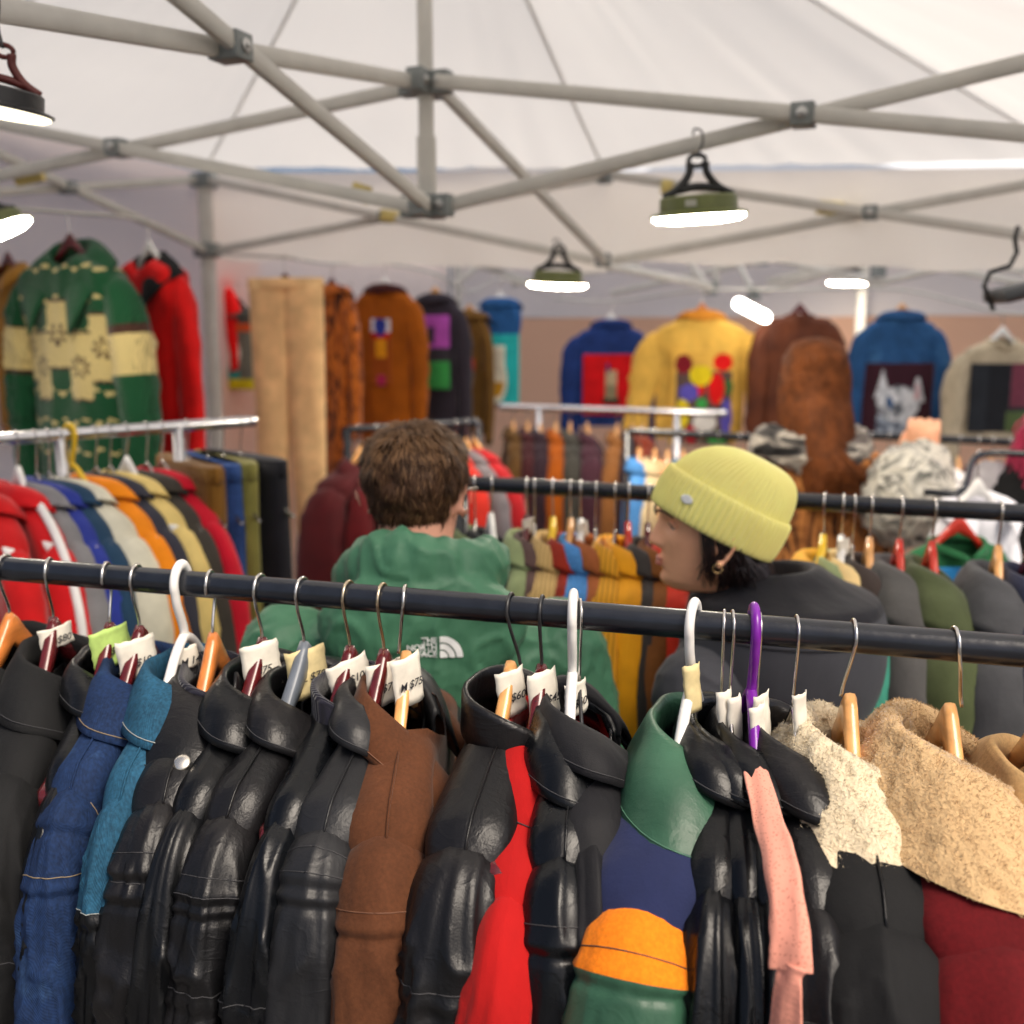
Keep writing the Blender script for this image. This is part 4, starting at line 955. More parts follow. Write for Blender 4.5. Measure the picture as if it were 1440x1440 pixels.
# ---- hair helpers
def hair_shell(mb, headm, s, keep, off, n=56, rows=44, wob=.004, seed=0, m=0):
    """scalp-hugging hair volume; keep(x,y,z)->thickness factor 0..1 in head units"""
    tmp = MB(); face_head(tmp, Matrix.Identity(4), 1.0, n=n, rows=rows); vs = []
    for p in tmp.v:
        p = Vector(p); d = (p - Vector((0, .012, .11))); d.normalize()
        q = keep(p); w = off * q + (nz(p * 38 + Vector((seed, 0, 0))) * wob + nz(p * 90) * wob * .5) * q
        vs.append(headm @ ((p + d * w - d * .004 * (1 - q)) * s))
    fs = []
    for f in tmp.f:
        if sum(keep(Vector(tmp.v[i])) for i in f) / len(f) > .03: fs.append(f)
    mb.add(vs, fs, m)
def hair_strips(mb, src, count, length, flow, hinv, s, width=.0016, seed=3, mats=2, lift=.3, sink=.002):
    """locks laid over the hair volume src (an MB) along flow(head point)"""
    import bisect
    rnd = random.Random(seed); vs = [Vector(p) for p in src.v]; tri = []; tot = 0
    for f in src.f:
        if len(f) != 4: continue
        a, b, c, d = (vs[i] for i in f); ar = ((c - a).cross(d - b)).length; 
        if ar < 1e-9: continue
        tot += ar; tri.append((tot, a, b, c, d))
    cum = [t[0] for t in tri]; ctr = hinv.inverted() @ (Vector((0, .012, .10)) * s); R3 = hinv.to_3x3(); F3 = R3.inverted()
    for _ in range(count):
        t = tri[min(bisect.bisect(cum, rnd.random() * tot), len(tri) - 1)]; _, a, b, c, d = t
        u, w = rnd.random(), rnd.random(); p = a.lerp(b, u).lerp(d.lerp(c, u), w); n = (c - a).cross(d - b).normalized()
        if n.dot(p - ctr) < 0: n = -n
        ph = (hinv @ p) / s; f = F3 @ flow(ph); f = f - n * f.dot(n)
        if f.length < 1e-6: continue
        f.normalize(); wv = Vector((nz(p * 55), nz(p * 55 + Vector((7, 0, 0))), nz(p * 55 + Vector((0, 7, 0)))))
        f = (f + wv * .7 + Vector((rnd.uniform(-1, 1), rnd.uniform(-1, 1), rnd.uniform(-1, 1))) * .16); f = (f - n * f.dot(n)).normalized()
        sd_ = f.cross(n).normalized() * width * rnd.uniform(.5, 1.3); L = length * rnd.uniform(.6, 1.25); h = L * lift * rnd.uniform(.3, 1)
        mi = (1 if rnd.random() < (.10 + .75 * sm(.14, .215, ph.z)) else 0) if mats > 1 else 0  # lighter material likelier towards the crown, imitating light from above
        v = []
        for k_, q in enumerate((p - n * sink, p + f * L * .5 + n * h * .7, p + f * L + n * (h * .5 - L * .05))):
            e = sd_ * (1, .85, .12)[k_]; v += [q - e, q + e]
        mb.add(v, [(0, 1, 3, 2), (2, 3, 5, 4)], mi)
def hm(loc, yaw, pitch=0, roll=0): return Matrix.Translation(loc) @ Matrix.Rotation(yaw, 4, 'Z') @ Matrix.Rotation(pitch, 4, 'X') @ Matrix.Rotation(roll, 4, 'Y')
# ---- man in green, seen from behind
d0 = 1.52; pm = P(594, 700, d0)
man = thing('person', 'man with short brown hair in a green hooded jacket seen from behind', 'person', (pm.x, pm.y, 0), R(180) + R(4), 'shoppers in the stall')
k = 1.0; HT = P(590, 597, d0).z
k = HT / 1.68
mh = hm((0.006, -.012, HT - .2205 * k * .90 - .008), R(-20), R(6), R(2))
arms = [((.205 * k, .0, 1.335 * k), (.27 * k, .03, 1.06 * k), (.22 * k, -.16, .90 * k)), ((-.205 * k, .0, 1.335 * k), (-.28 * k, .02, 1.06 * k), (-.19 * k, -.18, .92 * k))]
hands = []
for s, a in ((1, arms[0]), (-1, arms[1])):
    hmx = hang_hand(k, a, s); hmx.translation = Vector(a[2]) + (Vector(a[2]) - Vector(a[1])).normalized() * .05; hands.append((hmx, s))
body('body', man, HT, mh, False, M_skin2, .006, arms, hands=hands, hs=.90)
M_gj = cloth('green shell jacket', (.052, .160, .090), .5, 260, .0004, .12, .05, 10, .003)
def hood_man(mb, k):
    # hood lying in folds round the neck and down the back
    for a in range(17):
        f = -2.5 + 5.0 * a / 16; x, y = .098 * sin(f), .020 + .088 * cos(f)
        h = 1.460 + .022 * cos(f) + .006 * sin(f * 3)
        mb.ell((x * k, y * k, h * k), (.034 * k, .034 * k, (.042 + .014 * cos(f)) * k), 14, 10)
    mb.ell((0, .112 * k, 1.395 * k), (.140 * k, .045 * k, .10 * k), 24, 14); mb.ell((.0, .125 * k, 1.335 * k), (.10 * k, .032 * k, .075 * k), 20, 12)
    mb.ell((.085 * k, .095 * k, 1.40 * k), (.065 * k, .040 * k, .055 * k), 16, 10); mb.ell((-.085 * k, .095 * k, 1.40 * k), (.065 * k, .040 * k, .055 * k), 16, 10)
mj = jacket_on('jacket', man, k, M_gj, arms, .0055, .222, extra=hood_man, wr=(.0042, 10), seed=4, neck=(.085, .08))
def on_surface(obj, root_o, org, dirn):
    """hit point on a mesh in its root's coordinates"""
    from mathutils.bvhtree import BVHTree
    b = BVHTree.FromPolygons([v.co for v in obj.data.vertices], [tuple(p.vertices) for p in obj.data.polygons]); return b
bv = on_surface(mj, man, None, None)
def drape(bv, inv_dir, off):
    def f(p):
        h = bv.ray_cast(p - inv_dir * .5, inv_dir); return (h[0] - inv_dir * off) if h[0] is not None else p
    return f
M_wprint = plain('white print', (.80, .82, .80), .6, var=.03)
def logo(root, par):
    rinv = (Matrix.Translation(root.location) @ Matrix.Rotation(root.rotation_euler[2], 4, 'Z')).inverted()
    c = rinv @ P(612, 905, 1.38); right = (rinv.to_3x3() @ Vector((1, 0, 0))); fw = rinv.to_3x3() @ Vector((0, 1, 0))
    dr = drape(bv, fw.normalized(), .0025)
    def pl(x, z): return dr(c + right * x + Vector((0, 0, z)))
    def fn(p): return pl(p.x, p.y)
    sz = .0122
    bm_ = textmesh('jacket_logo', 'THE\nNORTH\nFACE', sz, M_wprint, par, None, 'RIGHT', fn=lambda p: fn(Vector((p.x + .004, p.y - .001, 0))), sp=.95, wt=.0003)
    mb = MB()
    def arc(r0, r1):
        rows = []
        for i in range(15):
            a = R(90) * i / 14; rows.append([pl(.0075 + r * sin(a), -.0165 + r * cos(a)) for r in (r0, (r0 + r1) / 2, r1)])
        mb.grid(rows, False)
    arc(.0012, .0105); arc(.0125, .0205); arc(.0225, .0315)
    mb.build('jacket_emblem', M_wprint, par)
logo(man, mj)
# short hair
def keepm(p):
    back = sm(-.02, .03, p.y); top = sm(.150, .185, p.z)
    low = sm(.040, .075, p.z + .0 * p.y); side = sm(-.045, -.005, p.y) * sm(.112, .130, p.z)
    return min(1, max(top * sm(-.09, -.05, p.y), back * low * (1 if p.y > .035 else sm(.095, .115, p.z)), side)) * (.30 + .70 * sm(.06, .14, p.z))
HS = .90; mb = MB(); hair_shell(mb, mh, k * HS, keepm, .009, seed=2); src = MB(); src.v = list(mb.v); src.f = list(mb.f)
crown = Vector((.01, .055, .215))
def flowm(p):
    f = p - crown; f = Vector((f.x + .3 * f.y, f.y - .3 * f.x, f.z * 1.0 - .02)); return f if f.length > 1e-4 else Vector((0, 1, 0))
hair_strips(mb, src, 15000, .024, flowm, mh.inverted(), k * HS, .0009)
mb.build('hair', [M_hair, M_hair2], man, fixn=False)
mb = MB(); 
for s in (1, -1): mb.tube([mh @ (Vector((s * .079, y, .118 - .05 * max(0, y - .005))) * HS * k) for y in (-.075, -.04, 0.0, .012)], .0018, 8)
mb.tube([mh @ (Vector((x, -.092 + .35 * x * x * 8, .116)) * HS * k) for x in (-.076, -.05, -.02, 0, .02, .05, .076)], .0018, 8); mb.build('glasses', plain('thin glasses wire', (.5, .48, .45), .3, 1.0), man)
trs_on(man, k, M_trs)
# ---- woman in the yellow beanie, in profile
d1 = 1.60; pw = P(1035, 760, d1 + .02)
WH = P(1010, 644, d1).z; k = WH / 1.68
HY = R(-84)
wom = thing('person', 'woman in profile with a yellow knitted beanie and charcoal hooded jacket', 'person', (pw.x + .035, pw.y + .02, 0), R(-130), 'shoppers in the stall')
rzw = R(-130)
winv = (Matrix.Translation(wom.location) @ Matrix.Rotation(rzw, 4, 'Z')).inverted()
hp = P(994, 757, d1); hp.z = WH - .2205 * k
hc_l = winv @ hp
wh = hm(hc_l, HY - rzw - R(10), R(-2), R(0))
arms = [((.175 * k, .0, 1.315 * k), (.225 * k, .03, 1.05 * k), (.17 * k, -.17, .90 * k)), ((-.175 * k, .0, 1.315 * k), (-.225 * k, .03, 1.05 * k), (-.17 * k, -.17, .90 * k))]
hands = []
for s, a in ((1, arms[0]), (-1, arms[1])):
    hmx = hang_hand(k, a, s); hmx.translation = Vector(a[2]) + (Vector(a[2]) - Vector(a[1])).normalized() * .05; hands.append((hmx, s))
body('body', wom, WH, wh, True, M_skin, .0034, arms, .05, .175, .16, hands=hands)
for s in (1, -1):
    mb = MB(); mb.ell(wh @ (Vector((s * .0310, -.0545, .112)) * k), (.0115 * k,) * 3, 24, 16); e = mb.build('eye', M_eye, wom)
    mb = MB(); mb.ell(wh @ (Vector((s * .0325, -.0622, .1115)) * k), (.0050 * k, .0052 * k, .0052 * k), 16, 10); mb.build('iris', M_iris, e)
    # lids, lashes, brow
    mb = MB(); up = [wh @ (Vector((s * (.0315 + .0145 * cos(a)), -.0560 - .0105 * sin(a) ** .5 if sin(a) > 0 else -.0560, .1115 + .0052 * sin(a))) * k) for a in [pi * i / 12 for i in range(13)]]
    mb.tube(up, .0030 * k, 8); mb.build('eyelid', M_skin, wom)
    mb = MB(); mb.tube([p + (wh.to_3x3() @ Vector((s * .001, -.0032, -.001))) * k for p in up[1:-1]], .0011 * k, 6); mb.build('eyelashes', M_brow, wom)
    mb = MB(); br = catmull([Vector((s * .012, -.0895, .1275)), Vector((s * .024, -.0890, .1335)), Vector((s * .038, -.0800, .1345)), Vector((s * .052, -.0645, .1270))], 20)
    mb.tube([wh @ (p * k) for p in br], .003, 8, rfn=lambda f: .0030 * (1 - .6 * f) * k, flat=.7); mb.build('eyebrow', M_brow, wom)
mb = MB()
for z, w, r in ((.0515, .020, .0028), (.0430, .019, .0034)):
    mb.tube([wh @ (Vector((x, -.0795 + .9 * x * x * 10 * .9 - (.0015 if abs(x) < .012 else 0), z - .018 * abs(x) * (1 if z > .047 else -1))) * k) for x in [w * (i / 10 - 1) for i in range(21)]], r, 8, rfn=lambda f: (r * sin(pi * (.06 + .88 * f)) + .0004) * k)
mb.build('lips', M_lip, wom)
mb = MB(); mb.ell(wh @ (Vector((.0165, -.0955, .0785)) * k), (.0014, .0014, .0014), 10, 6); mb.build('nose_stud', M_gold, wom)
mb = MB(); c_ = wh @ (Vector((.087, .006, .056)) * k); mb.tube([c_ + wh.to_3x3() @ Vector((.0, .007 * cos(a), .007 * sin(a))) for a in [2 * pi * i / 16 for i in range(17)]], .0009, 6); mb.build('earring', M_gold, wom)
# hair under the beanie
def keepw(p):
    return max(sm(.015, .055, p.y) * sm(.005, .03, p.z), sm(-.030, -.005, p.y) * sm(.095, .11, p.z)) * (1 - sm(.100 - .03 * sm(.02, .06, p.y), .112 - .03 * sm(.02, .06, p.y), p.z)) * (1 if not (abs(p.x) > .06 and -.03 < p.y < .034 and .06 < p.z < .135) else .25)
mb = MB(); hair_shell(mb, wh, k, keepw, .010, seed=5)
src = MB(); src.v = list(mb.v); src.f = list(mb.f)
hair_strips(mb, src, 5000, .05, lambda p: Vector((0, .25, -1)), wh.inverted(), k, .0011, mats=1, lift=.1)
rnd = random.Random(5)
for i in range(150):
    s = rnd.choice((1, 1, 1, -1)); y0 = rnd.uniform(-.028, .0); a = Vector((s * .075, y0, .135)); b = Vector((s * (.077 + rnd.uniform(0, .006)), y0 + rnd.uniform(.004, .02), .085)); c_ = Vector((s * (.068 + rnd.uniform(-.004, .006)), y0 + rnd.uniform(.0, .030), rnd.uniform(.02, .05)))
    if i % 3 == 0: b.y += .03; c_.y += .05
    mb.tube([wh @ (q * k) for q in catmull([a, b, c_], 6)], .0006, 4)
mb.build('hair', M_hairw, wom, fixn=False)
# beanie: ribbed crown and turned up cuff
M_bean = cloth('yellow wool knit', (1.0, .90, .30), .95, 200, .0008, .06, .35)
def beanie(parent):
    bm_ = wh @ Matrix.Translation(Vector((0, .012, .132)) * k) @ Matrix.Rotation(R(-25), 4, 'X')
    nr = 64; n = nr * 8
    def ring(rx, ry, z, cy, amp, ph=0):
        row = []
        for i in range(n):
            a = 2 * pi * i / n; r_ = 1 + amp * (abs(sin(nr * a / 2 + ph)) - .5) + .008 * nz(Vector((cos(a) * 2, sin(a) * 2, z * 20)))
            row.append(bm_ @ (Vector((rx * r_ * cos(a), cy + ry * r_ * sin(a), z)) * k))
        return row
    rows = []
    for f in [i / 40 for i in range(41)]:
        t = f * pi / 2; rr = cos(t) ** .62 if f < 1 else .0; z = .018 + .092 * sin(t) ** 1.05; rr = max(rr, .02)
        rows.append(ring(.0835 * rr, .104 * rr, z, .004 + .020 * sin(t) ** 2, .045 * (.4 + .6 * rr)))
    mb = MB(); mb.grid(rows, True, cap1=True); cr = mb.build('beanie', M_bean, parent)
    prof = [(.0820, -.030), (.0850, -.0335), (.0890, -.031), (.0910, -.018), (.0918, .0), (.0915, .018), (.0900, .032), (.0870, .0365), (.0820, .035)]
    rows = [ring(r, r * 1.22, z, .004, .05) for r, z in [(lerp(a[0], b[0], t), lerp(a[1], b[1], t)) for a, b in zip(prof, prof[1:]) for t in (0, .5)]]
    mb = MB(); mb.grid(rows, True); cf = mb.build('cuff', M_bean, cr)
    mb = MB()
    a0 = R(-38)
    def q(x, z):
        a = a0 + x / .11; return bm_ @ (Vector((.0950 * cos(a), .004 + .1155 * sin(a), z)) * k)
    mb.grid([[q(x * .011 * sqrt(max(0, 1 - t * t)) , .002 + t * .0075) for x in (-1, -.5, 0, .5, 1)] for t in (-.99, -.6, -.2, .2, .6, .99)], False); lg = mb.build('emblem_patch', M_wprint, cf); solid(lg, .0015, 0)
beanie(wom)
M_soft = cloth('charcoal softshell', (.058, .060, .070), .75, 260, .0004, .10, .08, 10, .002)
M_hl = cloth('black hood lining', (.010, .010, .014), .75, 260, .0003, .1)
wj = jacket_on('jacket', wom, k, M_soft, arms, .0055, .190, wr=(.0030, 8), seed=9, neck=(.085, .08))
def hood_w(parent):
    """hood lying open on the back: lining inside, shell outside"""
    rows = []; na = 84
    for i in range(na + 1):
        f = -2.55 + 5.10 * i / na; b = .5 + .5 * cos(f); bb = b ** .8
        dx, dy = sin(f), cos(f)
        ax = lambda r: Vector((dx * r * (1.0 + .10 * bb), .012 + dy * r * (.92 + .25 * bb), 0))
        prof = [(.062, 1.40, 0), (.066, 1.47 + .025 * bb, 0), (.076 + .006 * bb, 1.480 + .025 * bb, 0), (.088 + .022 * bb, 1.455 + .022 * bb, 0), (.104 + .050 * bb, 1.452 + .004 * bb, 0), (.110 + .058 * bb, 1.452 + .002 * bb, 0), (.114 + .062 * bb, 1.438, 1), (.120 + .064 * bb, 1.405 - .005 * bb, 1), (.126 + .058 * bb, 1.365 - .03 * bb, 1), (.130 + .042 * bb, 1.34 - .07 * bb, 1), (.132 + .018 * bb, 1.33 - .095 * bb, 1), (.115 + .0 * bb, 1.33 - .085 * bb, 1)]
        row = []
        for r, z, m_ in prof:
            p = ax(r); p.z = z; w = nz(Vector((p.x * 10, p.y * 10, p.z * 16)) + Vector((3, 0, 0))) * .006 + nz(Vector((p.x * 25, p.y * 25, p.z * 30))) * .0022
            row.append((p + Vector((dx, dy, .4)) * w) * k)
        rows.append(row)
    mb = MB(); mb.grid(rows, False, mfn=lambda i, j: 0 if i < 6 else 1)
    o = mb.build('hood', [M_hl, M_soft], parent); s = o.modifiers.new('sub', 'SUBSURF'); s.levels = 1; s.render_levels = 2
    mb = MB(); mb.tube([Vector(r[7]) * 1.002 for r in rows[4:-4]], .0012, 6); mb.build('hood_seam', M_hl, o)
hood_w(wj)
mb = MB(); rows = []
for j in range(6):
    z = 1.335 + .018 * j; rows.append([((.062 + .002 * nz(Vector((i, j, 0)))) * k * cos(2 * pi * i / 32), (-.012 + .058 * sin(2 * pi * i / 32)) * k, z * k) for i in range(32)])
mb.grid(rows, True); o = mb.build('scarf', cloth('coral red scarf', (.75, .10, .05), .8), wom); solid(o, .006, 1); wrinkle(o, .003, 25, 2)
trs_on(wom, k, M_dk)
# ---- woman with long auburn hair further back
d2 = 2.85; pa = P(1165, 540, d2); AH = P(1165, 478, d2).z; k = AH / 1.68
aub = thing('person', 'woman with long auburn hair, striped scarf and brown tiger coat reaching to a rail', 'person', (pa.x - .02, pa.y, 0), R(158), 'shoppers in the stall')
ainv = (Matrix.Translation(aub.location) @ Matrix.Rotation(R(158), 4, 'Z')).inverted()
elb, wrs = ainv @ P(1270, 700, d2 - .14), ainv @ P(1296, 655, d2 + .04)
ah = hm((0.02, -.02, AH - .225 * k), R(8), R(4))
arms = [((.175 * k, .0, 1.32 * k), (.23 * k, -.02, 1.06 * k), (.17 * k, -.2, .95 * k)), ((-.175 * k, .0, 1.32 * k), tuple(elb), tuple(wrs))]
fm = Matrix.Translation(wrs + Vector((0, 0, .035))) @ Matrix.Rotation(R(0), 4, 'Z')
hx = hang_hand(k, arms[0], 1); hx.translation = Vector(arms[0][2]) + (Vector(arms[0][2]) - Vector(arms[0][1])).normalized() * .05
body('body', aub, AH, ah, False, M_skin, .006, arms, .05, .175, .16, hands=[(fm, 1), (hx, 1)])
M_tig = streak('brown tiger fur', [(.36, (.035, .014, .008)), (.46, (.30, .11, .03)), (.56, (.55, .22, .06)), (.64, (.10, .035, .014))], 15, (1, 1, .35), dist=2)
M_swirl = streak('grey and cream swirl fleece', [(.40, (.06, .065, .06)), (.45, (.50, .48, .42)), (.53, (.64, .61, .52)), (.565, (.10, .10, .095)), (.60, (.52, .50, .44)), (.68, (.16, .16, .15))], 8, (1, 1, 1), dist=1.6)
jacket_on('coat', aub, k, M_tig, [arms[0]], .008, .195, wr=(.006, 9), seed=12, hem=.55)
mb = MB(); mb.cap((-.165 * k, 0, 1.30 * k), elb, .085 * k, .120 * k); mb.cap(elb, elb.lerp(wrs, .86), .122 * k, .080 * k); o = mb.build('sleeve', M_swirl, aub); remesh(o, .007, 4); wrinkle(o, .008, 11, 5)
mb = MB(); c0 = elb.lerp(wrs, .80); mb.cap(c0, elb.lerp(wrs, .93), .070 * k, .062 * k); mb.build('cuff', M_cream, aub)
M_scarf = streak('black white scarf', [(.38, (.02, .02, .02)), (.46, (.10, .09, .085)), (.54, (.55, .50, .42)), (.64, (.13, .11, .10))], 9, (.6, .6, 2.6), dist=1.5)
mb = MB()
for a in range(22):
    f = 2 * pi * a / 22; mb.ell((.118 * k * sin(f) + .02, (.02 + .092 * cos(f)) * k, (1.395 + .016 * sin(f * 2)) * k), (.040 * k, .040 * k, .050 * k), 12, 8)
o = mb.build('scarf', M_scarf, aub); remesh(o, .008, 3); wrinkle(o, .008, 14, 2)
def keepa(p): return max(sm(-.03, .0, p.y), sm(.16, .175, p.z)) * sm(.0, .02, p.z)
mb = MB(); hair_shell(mb, ah, k, keepa, .012, seed=8)
rnd = random.Random(11)
for i in range(800):
    th = rnd.uniform(-1.45, 1.35); x, y = sin(th) * .088, .012 + cos(th) * .112
    z = rnd.uniform(.05, .218); kz = sqrt(max(.05, 1 - ((z - .11) / .115) ** 2)); dn = rnd.uniform(.22, .40) * (1.9 if x < -.01 else .25); sx = -.022 if x < .02 else -.006
    p0 = Vector((x * kz * 1.02, .012 + (y - .012) * kz * 1.05, z + .004)); p1 = Vector((x * 1.02, y * 1.08, .075)); p2 = Vector((x * .92 - .022 + rnd.uniform(-.008, .008), y * 1.22 + .02, -.055)); p3 = Vector((x * .75 - .062 + rnd.uniform(-.022, .022), y * 1.15 + .055, -.11 - rnd.uniform(0, .11)))
    mb.tube([ah @ (q * k) for q in catmull([p0, p1, p2, p3], 12)], .004, 5, rfn=lambda f: .0042 * (1 - .8 * f ** 2) + .0004)
mb.build('hair', M_aub, aub, fixn=False)
trs_on(aub, k, M_dk)
# ---- pink haired person at the right edge
d3 = 2.75; pp = P(1508, 570, d3); PHt = P(1508, 505, d3).z; k = PHt / 1.68
pk = thing('person', 'person with pink hair and black vest over a grey top at the right edge', 'person', (pp.x, pp.y, 0), R(150), 'shoppers in the stall')
ph_ = hm((0, -.015, PHt - .225 * k), R(0), R(3)); arms = default_arms(k, .18)
arms[1] = ((-.175 * k, .0, 1.32 * k), (-.25 * k, .03, 1.07 * k), (-.16 * k, -.22, 1.0 * k))
hands = []
for s, a in ((1, arms[0]), (-1, arms[1])):
    hmx = hang_hand(k, a, s); hmx.translation = Vector(a[2]) + (Vector(a[2]) - Vector(a[1])).normalized() * .05; hands.append((hmx, s))
body('body', pk, PHt, ph_, False, M_skin, .007, arms, .05, .175, .16, hands=hands)
M_gt = cloth('pale grey top', (.42, .40, .42), .85); jacket_on('top', pk, k, M_gt, [(a[0], a[1], Vector(a[1]).lerp(Vector(a[2]), .4)) for a in arms], .008, .155, wr=(.004, 9), seed=15, hem=.80)
jacket_on('vest', pk, k, M_dk, [], .009, .215, wr=(.005, 9), seed=16, hem=.95)
M_pkh = plain('magenta hair', (.50, .030, .10), .45, var=.35, vs=30)
mb = MB(); hair_shell(mb, ph_, k, keepa, .024, seed=9); rnd = random.Random(12)
for i in range(360):
    th = rnd.uniform(-1.9, 1.9); x, y = sin(th) * .088, .012 + cos(th) * .108; z = .15 * rnd.uniform(.6, 1.15); dn = rnd.uniform(.22, .34)
    mb.tube([ph_ @ (q * k) for q in catmull([Vector((x * .9, y * .95, z)), Vector((x * 1.15, y * 1.1, z - .09)), Vector((x * 1.3 + rnd.uniform(-.02, .02), y * 1.15, z - dn * .6)), Vector((x * 1.4 + rnd.uniform(-.03, .03), y * 1.10, z - dn))], 9)], .004, 5, rfn=lambda f: .0055 * (1 - .75 * f))
mb.build('hair', M_pkh, pk, fixn=False); trs_on(pk, k, M_trs)
# ------------------------------------------------------------------ background racks
C2 = dict
HB = {'o': W_or, 'd': W_dr, 'l': W_lt, 'w': M_wpl, 'y': W_ye, 'g': W_gr, 'r': W_rd, 'k': W_bk}
HN = {'o': 'orange', 'd': 'dark red', 'l': 'honey', 'w': 'white', 'y': 'yellow', 'g': 'grey', 'r': 'red', 'k': 'black'}
def hgr(o_label, kind, hk, loc, rz, r, group, **k):
    nm = {'wood': 'wooden_hanger', 'plastic': 'plastic_hanger', 'wire': 'wire_hanger'}[kind]
    m = HB.get(hk, M_steel) if kind != 'wire' else M_steel
    return hanger(nm, o_label, kind, loc, rz, r, m, group=group, detail=0, **k)
_cl = {}
def cl(h, kind='cloth'):
    key = h + kind
    if key not in _cl: _cl[key] = (cloth if kind == 'cloth' else suede)('%s %s' % (kind, h), rgb(h))
    return _cl[key]
M_cord = ribbed('tan corduroy', (.62, .42, .16), 'Y', 38, .002); M_must = ribbed('mustard corduroy', (.72, .34, .02), 'Y', 34, .002); M_bden = denim('light blue denim', (.05, .18, .42), (.20, .42, .70))
M_rust = suede('rust suede', (.34, .10, .03)); M_mustard = cl('e09a10')
# middle rail
MA, MBp = Pz(660, 680, 1.505), Pz(1440, 722, 1.505); mdir = (MBp - MA).normalized()
rack('clothes_rail', 'black middle rail behind the two shoppers', MA - mdir * .02, MBp + mdir * .35, .0155, M_rail)
MR = .0155
mid = [  # hook px, tip px, material, label, hanger kind, hanger colour, options
    (668, 656, cl('66764a'), 'sage green jacket on the middle rail right behind the man', 'wire', 'k', C2(rv=.03)),
    (690, 716, cl('141519'), 'black jacket with orange zip on the middle rail under a white topped hanger', 'wood', 'w', C2(rv=.04)),
    (741, 727, cl('8c9a6c'), 'pale sage jacket on the middle rail left of the tan corduroy', 'wood', 'd', C2(rv=.036)),
    (752, 748, cl('5a4440'), 'mauve brown jacket on the middle rail left of the tan corduroy', 'wire', 'k', C2(rv=.03)),
    (778, 762, M_cord, 'tan corduroy jacket under a yellow hanger on the middle rail', 'wood', 'y', C2(rv=.05, T=.04)),
    (803, 786, cl('8c2008'), 'dark red jacket squeezed left of the light blue denim', 'wood', 'l', C2(rv=.024, T=.02)),
    (817, 808, M_bden, 'light blue denim jacket on the middle rail', 'wood', 'w', C2(rv=.046)),
    (838, 838, M_rust, 'rust suede jacket right of the light blue denim', 'wire', 'k', C2(rv=.03)),
    (866, 850, M_must, 'mustard corduroy jacket on the middle rail beside the light blue denim', 'wire', 'k', C2(rv=.048, T=.035)),
    (884, 893, M_mustard, 'orange yellow jacket under a red hanger on the middle rail', 'wood', 'r', C2(rv=.05, T=.035)),
    (912, 914, cl('34302e'), 'dark grey jacket on the middle rail left of the woman', 'wood', 'd', C2(rv=.026, T=.022)),
    (932, 932, cl('7a4a22', 'suede'), 'brown suede jacket on the middle rail by the face of the woman', 'wire', 'k', C2(rv=.035)),
    (950, 948, cl('c02a10'), 'orange red jacket on the middle rail under the chin of the woman', 'wire', 'k', C2(rv=.03)),
    (1160, 1132, cl('e8ab28'), 'yellow hooded sweatshirt on the middle rail right of the beanie', 'wood', 'y', C2(rv=.05, hood=1)),
    (1186, 1184, cl('8d9a6e'), 'narrow sage green top on the middle rail right of the beanie', 'wood', 'w', C2(rv=.022, T=.02)),
    (1202, 1206, cl('e3c78c'), 'cream sweater on the middle rail right of the beanie', 'wire', 'k', C2(rv=.034)),
    (1226, 1230, cl('3b8a76'), 'teal jacket with dark yoke on the middle rail', 'wood', 'l', C2(rv=.034, col='3a302c')),
    (1268, 1285, cl('4c4b4a'), 'grey hooded sweatshirt under a red hanger on the middle rail', 'wood', 'r', C2(rv=.048, hood=1)),
    (1314, 1342, cl('434c2e'), 'olive green padded jacket on the middle rail', 'wood', 'r', C2(rv=.062, T=.06, hood=1)),
    (1408, 1420, cl('404144'), 'mid grey hooded jacket on the middle rail at the right', 'wood', 'l', C2(rv=.065, T=.05, hood=1)),
    (1452, 1475, cl('20243a'), 'navy jacket at the right end of the middle rail', 'wood', 'd', C2(rv=.06)),
]
for i, (hx_, tx, m, lab, hk, hc_, o) in enumerate(mid):
    o = dict(o); loc = rail_t(MA, mdir, hx_); rz = yaw_for(loc, BASE, (.225, -.2), tx); hd = o.pop('hood', 0); cc = o.pop('col', None)
    garment('hooded_jacket' if hd else 'jacket', lab, 'jacket', loc, rz, m, seed=40 + i, detail=0, group='clothes on the middle rail', collar='hood' if hd else 'fold', cm=cl(cc) if cc else None, nz=-.128 if hd else -.12, **o)
    hgr('%s hanger holding the %s' % (HN.get(hc_, 'thin steel') if hk != 'wire' else 'thin steel', lab.split(' on the ')[0].split(' under ')[0].split(' right of')[0].split(' squeezed')[0].split(' beside')[0].split(' left of')[0]), hk, hc_, loc, rz, MR, 'hangers on the middle rail', **(C2(tagtxt='', tagpos=(0, -.075), tagw=.03, tagh=.03) if i in (2, 6, 11, 14) else {}))
